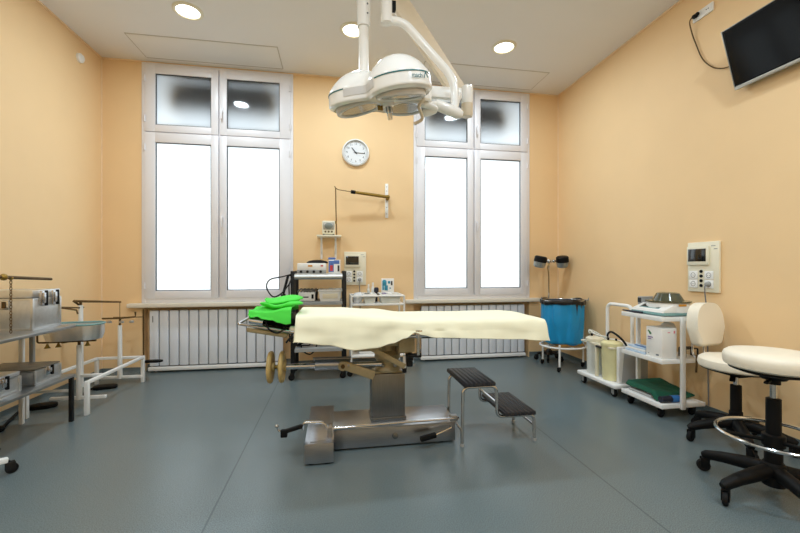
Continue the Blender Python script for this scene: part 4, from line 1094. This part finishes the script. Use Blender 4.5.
MB().tube([(2.63, 2.55, z2+.027), (2.665, 2.549, z2+.027), (2.672, 2.549, z2+.027)], [.025, .024, .014], 18).build('pink_end', 'pink', rl)

# ------------------------------------------------------------------ swivel chair and stool
def star(parent, cx_, cy_, R_, a0, z0_=.083, z1_=.148):
    m = MB().lathe([(0, z0_-.015), (.045, z0_-.015), (.05, z0_), (.05, z1_+.02), (.04, z1_+.035), (0, z1_+.035)], (cx_, cy_, 0), seg=24)
    m.build('base_hub', 'black', parent)
    for k in range(5):
        a = a0+2*PI*k/5; u = Vector((math.cos(a), math.sin(a), 0)); c = Vector((cx_, cy_, 0))
        arm = MB().tube([c+u*.03+Vector((0, 0, z1_-.01)), c+u*R_*.4+Vector((0, 0, z1_-.018)), c+u*R_*.75+Vector((0, 0, z1_-.035)), c+u*R_+Vector((0, 0, z1_-.053)), c+u*(R_+.02)+Vector((0, 0, z1_-.06))], [.036, .034, .029, .025, .016], 14, flat=1.0)
        ao = arm.build('base_arm', 'black', parent)
        p = c+u*R_
        caster(parent, p.x, p.y, z1_-.055, .033, a+.6, fork='black')

def piston(parent, x, y, z0_, zc, z1_):
    MB().lathe([(.036, z0_), (.036, zc*.55), (.031, zc*.56), (.030, zc), (.022, zc+.004), (0, zc+.004)], (x, y, 0), seg=24).build('column_cover', 'black', parent)
    MB().cyl((x, y, zc), (x, y, z1_), .0145, seg=16).build('gas_piston', 'chrome', parent)

sx_, sy_ = 2.175, 1.57
Q = thing('swivel_stool', 'round white padded stool with chrome foot ring nearest on the right', 'stool', (sx_, sy_, 0))
star(Q, sx_, sy_, .285, R(108))
piston(Q, sx_, sy_, .14, .50, .60)
ring = [(sx_+.225*math.cos(2*PI*k/64), sy_+.225*math.sin(2*PI*k/64), .315) for k in range(64)]
MB().tube(ring, .0095, 10, closed=True).build('foot_ring', 'chrome', Q)
m = MB()
for k in range(3):
    a = R(35+120*k); m.cyl((sx_+.03*math.cos(a), sy_+.03*math.sin(a), .29), (sx_+.222*math.cos(a), sy_+.222*math.sin(a), .313), .010, seg=10)
m.lathe([(.038, .26), (.046, .265), (.046, .32), (.038, .325)], (sx_, sy_, 0), seg=20)
m.build('ring_spokes', 'black', Q)
MB().lathe([(0, .60), (.05, .60), (.06, .615), (.14, .632), (.175, .645), (.175, .66), (0, .66)], (sx_, sy_, 0), seg=36).lathe([(.0, .575), (.028, .575), (.028, .605), (0, .605)], (sx_, sy_, 0), seg=16).bar((sx_-.05, sy_-.02, .60), (sx_-.115, sy_-.05, .60), .018, .012, .004).build('seat_plate', 'black', Q)
MB().lathe([(0, .655), (.18, .655), (.194, .664), (.199, .682), (.199, .705), (.193, .722), (.178, .733), (.10, .738), (0, .738)], (sx_, sy_, 0), seg=56).build('seat_cushion', 'vinylwhite', Q)

kx, ky = 2.607, 2.10
Y_ = thing('swivel_chair', 'white padded swivel chair with rounded backrest beside the white trolley', 'chair', (kx, ky, 0))
star(Y_, kx, ky, .262, R(161))
piston(Y_, kx, ky, .14, .385, .455)
MB().box(kx-.06, kx+.06, ky-.07, ky+.10, .452, .482, .006).lathe([(0, .48), (.165, .482), (.185, .49), (.185, .50), (0, .50)], (kx, ky, 0), seg=36).bar((kx-.02, ky, .455), (kx-.085, ky-.045, .43), .03, .012, .004).bar((kx+.02, ky-.05, .46), (kx+.09, ky-.1, .478), .014, .012, .003).build('seat_plate', 'black', Y_)
MB().lathe([(0, .495), (.185, .495), (.199, .505), (.203, .525), (.198, .552), (.18, .566), (.10, .572), (0, .572)], (kx, ky, 0), seg=48).build('seat_cushion', 'vinylwhite', Y_)
BM = Matrix.Translation((2.69, 2.365, .59)) @ Matrix.Rotation(R(8), 4, 'Z') @ Matrix.Rotation(R(-4), 4, 'X') @ FB
pts = []
for k in range(41):
    a = PI*k/40
    pts.append((.138*math.copysign(abs(math.cos(a))**.75, math.cos(a)), .13+.185*abs(math.sin(a))**.8))
pts = [(-.125, .03), (-.105, .008), (-.08, 0), (.08, 0), (.105, .008), (.125, .03)]+[(x, y) for x, y in pts]
MB().prism(pts, -.045, .035, BM, .026, 4).build('backrest', 'vinylwhite', Y_)
m = MB()
for dx in (-.05, .05):
    m.tube(catmull([(2.675+dx, 2.41, .70), (2.67+dx, 2.42, .58), (2.66+dx, 2.39, .505), (2.64+dx*.9, 2.25, .468), (2.63+dx*.7, 2.14, .466)], 7), .008, 10)
m.build_each('backrest_bar', 'chrome', Y_)
MB().cyl((2.59, 2.36, .53), (2.585, 2.36, .40), .007, seg=10).build('adjusting_rod', 'bronze', Y_)

# ------------------------------------------------------------------ left side: two-level instrument table
Lt = thing('instrument_table', 'two-level steel instrument table along the left wall', 'table', (-2.15, 2.75, 0))
tx0, tx1, ty0, ty1 = -2.42, -1.954, 2.15, 3.27
MB().box(tx0, tx1, ty0, ty1, .708, .73, .004).build('upper_shelf', 'tabletop', Lt)
MB().box(tx0, tx1, ty0, ty1, .335, .355, .004).build('lower_shelf', 'tabletop', Lt)
for (x, y, m_, z) in ((tx1-.014, ty1-.03, 'blackmetal', .34), (tx1-.014, ty0+.03, 'blackmetal', .34), (-2.30, ty1-.02, 'white', .71), (-2.30, ty0+.03, 'white', .71)):
    MB().box(x-.013, x+.013, y-.013, y+.013, .0, z, .003).build('leg', m_, Lt)
MB().box(-2.24, -2.215, ty1-.04, ty1-.015, .355, .708, .002).build('shelf_support', 'grey', Lt)
MB().box(-2.24, -2.215, ty0+.03, ty0+.055, .355, .708, .002).build('shelf_support', 'grey', Lt)
MB().cyl((-2.3, ty1-.03, .235), (-1.968, ty1-.03, .235), .011, seg=12).build('cross_rail', 'white', Lt)

def steel_case(x0, x1, y0, y1, z, h, label, lid, latches_x=(), latches_y=(), dark=False):
    r = thing('metal_case', label, 'case', ((x0+x1)/2, (y0+y1)/2, z), group='aluminium instrument cases')
    MB().box(x0, x1, y0, y1, z+.002, z+h-lid, .004).build('case_body', 'alu', r)
    MB().box(x0-.002, x1+.002, y0-.002, y1+.002, z+h-lid+.003, z+h, .003).build('lid', 'darkbrown' if dark else 'alu2', r)
    e = MB()
    for x in (x0, x1):
        for y in (y0, y1): e.box(x-.008, x+.008, y-.008, y+.008, z, z+h-lid-.002, .003)
    e.box(x0-.004, x1+.004, y0-.004, y0+.006, z, z+.014).box(x1-.006, x1+.004, y0, y1, z, z+.014)
    e.box(x1-.004, x1+.004, y0, y1, z+h-lid-.014, z+h-lid).box(x0, x1, y0-.004, y0+.004, z+h-lid-.014, z+h-lid)
    e.build_each('edge_trim', 'alu2', r)
    for y in latches_y:
        l = MB().box(x1, x1+.012, y-.035, y+.035, z+h-lid-.055, z+h-.008, .003).box(x1+.012, x1+.018, y-.014, y+.014, z+h-lid-.04, z+h-.02, .003)
        lo = l.build('latch', 'chrome', r)
        MB().box(x1+.004, x1+.02, y+.014, y+.03, z+h-lid-.06, z+h-.005, .003).build('latch_lever', 'black', lo)
    for x in latches_x:
        l = MB().box(x-.045, x+.045, y0-.01, y0, z+h-lid-.075, z+h-lid-.012, .003)
        lo = l.build('latch', 'chrome', r)
        MB().box(x-.028, x-.012, y0-.018, y0-.008, z+h-lid-.065, z+h-lid-.02, .003).box(x+.008, x+.03, y0-.018, y0-.008, z+h-lid-.065, z+h-lid-.02, .003).build('latch_lever', 'bronze', lo)
    return r
steel_case(-2.40, -2.06, 3.0, 3.262, .73, .275, 'large aluminium case with lid on the upper shelf of the left table', .055, (-2.24,), (3.09, 3.20))
steel_case(-2.38, -2.09, 2.32, 2.72, .73, .10, 'low aluminium case at the left edge of the upper table shelf', .03, (), ())
steel_case(-2.38, -2.02, 2.965, 3.20, .355, .115, 'aluminium case at the far end of the lower table shelf', .012, (), (3.085,), True)
c3 = steel_case(-2.38, -2.03, 2.40, 2.85, .355, .135, 'nearer aluminium case with black latch on the lower table shelf', .03, (), (2.62, 2.72))
MB().tube(fillet([(-2.10, 2.958, .45), (-2.10, 2.935, .455), (-2.09, 2.93, .40), (-2.06, 2.93, .37)], .01), .006, 8).bm.free()
h = MB().tube(fillet([(-2.175, 2.963, .44), (-2.175, 2.945, .445), (-2.16, 2.945, .39), (-2.11, 2.945, .385)], .012), .006, 8)
h_o = h.build('carry_handle', 'blackmetal', bpy.data.objects['metal_case.002'])

# wheeled stand with chain at the left edge
G = thing('chain_stand', 'slim stand with a brass cross bar and hanging chain at the left edge', 'stand', (-1.91, 2.36, 0))
MB().cyl((-1.93, 2.36, .09), (-1.93, 2.36, 1.12), .012, seg=14).build('pole', 'white', G)
m = MB()
for k in range(4):
    a = R(45+90*k); m.bar((-1.93, 2.36, .095), (-1.93+.16*math.cos(a), 2.36+.16*math.sin(a), .08), .03, .03, .006)
m.build('cross_base', 'white', G)
for k in range(4):
    a = R(45+90*k); caster(G, -1.93+.16*math.cos(a), 2.36+.16*math.sin(a), .075, .028, a)
MB().tube([(-1.93, 2.30, 1.118), (-1.935, 2.55, 1.108), (-1.94, 2.99, 1.083)], [.011, .0105, .009], 12).build('cross_bar', 'bronze', G)
MB().ball((-1.933, 2.60, 1.105), .02).ball((-1.936, 2.655, 1.098), .012).build('clamp_knob', 'brass', G)
ch = MB(); z = 1.09; k = 0
while z > .77:
    pts = []
    for i in range(10):
        a = 2*PI*i/10; u, v = .006*math.cos(a), .0115*math.sin(a)
        pts.append((-1.936+(u if k % 2 else 0), 2.655+(0 if k % 2 else u), z+v))
    ch.tube(pts, .0022, 6, closed=True); z -= .0185; k += 1
ch.build('chain', 'bronze', G)

# ------------------------------------------------------------------ accessory rack with leg supports
A = thing('accessory_rack', 'low white tube rack with upright stems for leg supports in the left corner', 'rack', (-2.14, 3.8, 0))
q = .013
lx0, lx1, ly0, ly1 = -2.355, -1.935, 3.365, 4.247
for x in (lx0, lx1):
    for y in (ly0, ly1): MB().box(x-.015, x+.015, y-.015, y+.015, 0, .268, .003).build('leg', 'white', A)
for x in (lx0, lx1): MB().box(x-q, x+q, ly0, ly1, .242, .268, .003).build('top_rail', 'white', A)
MB().box(lx0, lx1, ly1-q, ly1+q, .242, .268, .003).build('top_rail', 'white', A)
for y in (3.62, 4.235): MB().box(lx0, lx1, y-q, y+q, .05, .076, .003).build('floor_rail', 'white', A)
MB().box(lx0, lx1, 3.62-q, 3.62+q, .235, .26, .003).build('cross_rail', 'white', A)
stems = ((-2.14, 3.62, .51), (-2.14, 4.235, .585), (-2.34, 3.98, .815))
for x, y, h_ in stems:
    MB().cyl((x, y, .05), (x, y, h_), .022, .018, seg=16).build('stem', 'white', A)
bl_ = MB().bar((-2.14, 3.62, .548), (-2.14, 3.62, .50), .016, .016)
bl_.build('stem_pin', 'bronze', A)
# brackets and rods on the stems
m = MB().tube([(-2.14, 4.235, .58), (-2.14, 4.235, .66)], .010, 8).tube([(-2.30, 4.235, .655), (-2.14, 4.235, .655), (-2.03, 4.30, .66), (-2.03, 4.30, .71)], .009, 8).tube([(-2.2, 4.235, .665), (-1.95, 4.27, .66)], .005, 8).tube([(-1.94, 4.27, .27), (-1.94, 4.27, .74)], .007, 8)
m.build('support_bracket', 'bronze', A)
m = MB()
for x in (-2.28, -2.23, -2.12, -2.03): m.lathe([(0, 0), (.02, 0), (.022, .016), (.01, .024), (0, .024)], (x, 4.225, .61), seg=12)
m.build_each('wing_nut', 'alu2', A)
m = MB().tube([(-2.34, 3.98, .81), (-2.34, 3.98, .855)], .011, 8).tube([(-2.37, 3.93, .857), (-2.06, 4.10, .83)], [.012, .008], 8).tube([(-2.37, 3.93, .857), (-2.36, 4.05, .785)], .009, 8).tube([(-2.07, 4.095, .83), (-2.07, 4.095, .66)], .003, 6)
m.build('upper_bracket', 'bronze', A)
m = MB().tube([(-2.36, 3.72, .82), (-2.22, 3.72, .795), (-2.21, 3.72, .76)], .007, 8).tube([(-2.34, 3.98, .79), (-2.36, 3.72, .82)], .007, 8)
m.build('side_bracket', 'bronze', A)
# leg shell with teal rim
sh_ = thing('leg_shell', 'polished steel trough leg support with a teal padded rim on the rack', 'leg support', (-2.15, 3.61, .56))
def stad(hl, r_, n=16):
    o = []
    for k in range(n+1): a = -PI/2+PI*k/n; o.append((hl+r_*math.cos(a), r_*math.sin(a)))
    for k in range(n+1): a = PI/2+PI*k/n; o.append((-hl+r_*math.cos(a), r_*math.sin(a)))
    return o
SXM = Matrix.Translation((-2.16, 3.60, .563)) @ Matrix.Rotation(R(8), 4, 'Z')
b = MB(); o1 = stad(.085, .105); o2 = stad(.09, .115)
rings = [[b.bm.verts.new(SXM @ Vector((x, y, z))) for x, y in o] for o, z in ((o1, 0), (o2, .05), (o2, .125), (stad(.09, .110), .125), (stad(.085, .10), .006))]
b.bm.faces.new(rings[0]); b.bm.faces.new(rings[-1])
for a_, c_ in zip(rings, rings[1:]):
    n = len(a_)
    for k in range(n): b.bm.faces.new((a_[k], a_[(k+1) % n], c_[(k+1) % n], c_[k]))
b.build('steel_trough', 'trough', sh_)
MB().tube([SXM @ Vector((x, y, .127)) for x, y in stad(.09, .113)], .0085, 8, closed=True).build('padded_rim', 'tealpale', sh_)
m = MB().bar(SXM @ Vector((-.2, -.03, -.014)), SXM @ Vector((.16, -.03, -.014)), .02, .012).tube(fillet([SXM @ Vector((-.19, -.03, -.014)), SXM @ Vector((-.24, -.03, -.012)), SXM @ Vector((-.24, -.03, .06))], .015), .007, 8).bar(SXM @ Vector((-.05, -.09, -.012)), SXM @ Vector((.08, .09, -.012)), .02, .010)
m.build('carrier_bar', 'bronze', sh_)
m = MB()
for x, y in ((-.16, -.06), (-.10, -.03), (.10, -.03)): m.lathe([(0, -.055), (.022, -.055), (.012, -.04), (.006, -.02), (0, -.02)], (0, 0, 0), SXM @ Matrix.Translation((x, y, 0)), 12)
m.build_each('clamp_screw', 'brass', sh_)

# foot pedals under the table and rack
def pedal(x, y, rz, label, tail):
    r = thing('foot_pedal', label, 'foot pedal', (x, y, 0), rz, group='black foot pedals on the floor')
    MB().prism(stad(.05, .05), 0, .03, None, .008).build('pedal_body', 'black', r, local=True)
    MB().tube(catmull([(-.08, 0, .014), (-.12, -.08, .012), (-.10, -.2-tail, .010)], 6), .010, 8).build('hose', 'rubber', r, local=True)
pedal(-2.40, 3.60, R(18), 'black foot pedal on the floor under the far end of the left table', .2)
pedal(-2.40, 3.08, R(60), 'black foot pedal on the floor under the near part of the left table', .2)
pedal(-2.19, 4.08, R(10), 'black foot pedal on the floor inside the white rack', .0)
pd = MB().prism(stad(.06, .035), .0, .02, Matrix.Translation((-1.86, 4.285, .19)), .006).bar((-1.92, 4.255, .2), (-1.88, 4.27, .2), .02, .014)
tag(solo(pd.build('hanging_pad', 'black'), (-1.86, 4.28, .19)), 'flat black pad clamped to the rack corner near the radiator', 'pad')

# ------------------------------------------------------------------ light, sky, camera
wd = bpy.data.worlds.new('sky'); S.world = wd; wd.use_nodes = True
bg = wd.node_tree.nodes['Background']
bg.inputs[0].default_value = (.82, .92, 1.0, 1); bg.inputs[1].default_value = 2.2

cam = bpy.data.cameras.new('camera'); co = bpy.data.objects.new('camera', cam); COL.objects.link(co)
cam.sensor_width = 36; cam.sensor_fit = 'HORIZONTAL'; cam.lens = 379.4/800*36
cam.shift_x = 0; cam.shift_y = .0025; cam.clip_start = .02
co.location = (0, 0, 1.156); co.rotation_euler = (PI/2, 0, -.168)
S.camera = co
S.cycles.use_denoising = True
S.cycles.max_bounces = 10; S.cycles.diffuse_bounces = 6; S.cycles.sample_clamp_indirect = 8
S.view_settings.view_transform = 'Standard'; S.view_settings.look = 'None'
S.view_settings.gamma = 1; S.view_settings.use_curve_mapping = False
S.view_settings.exposure = 0.0
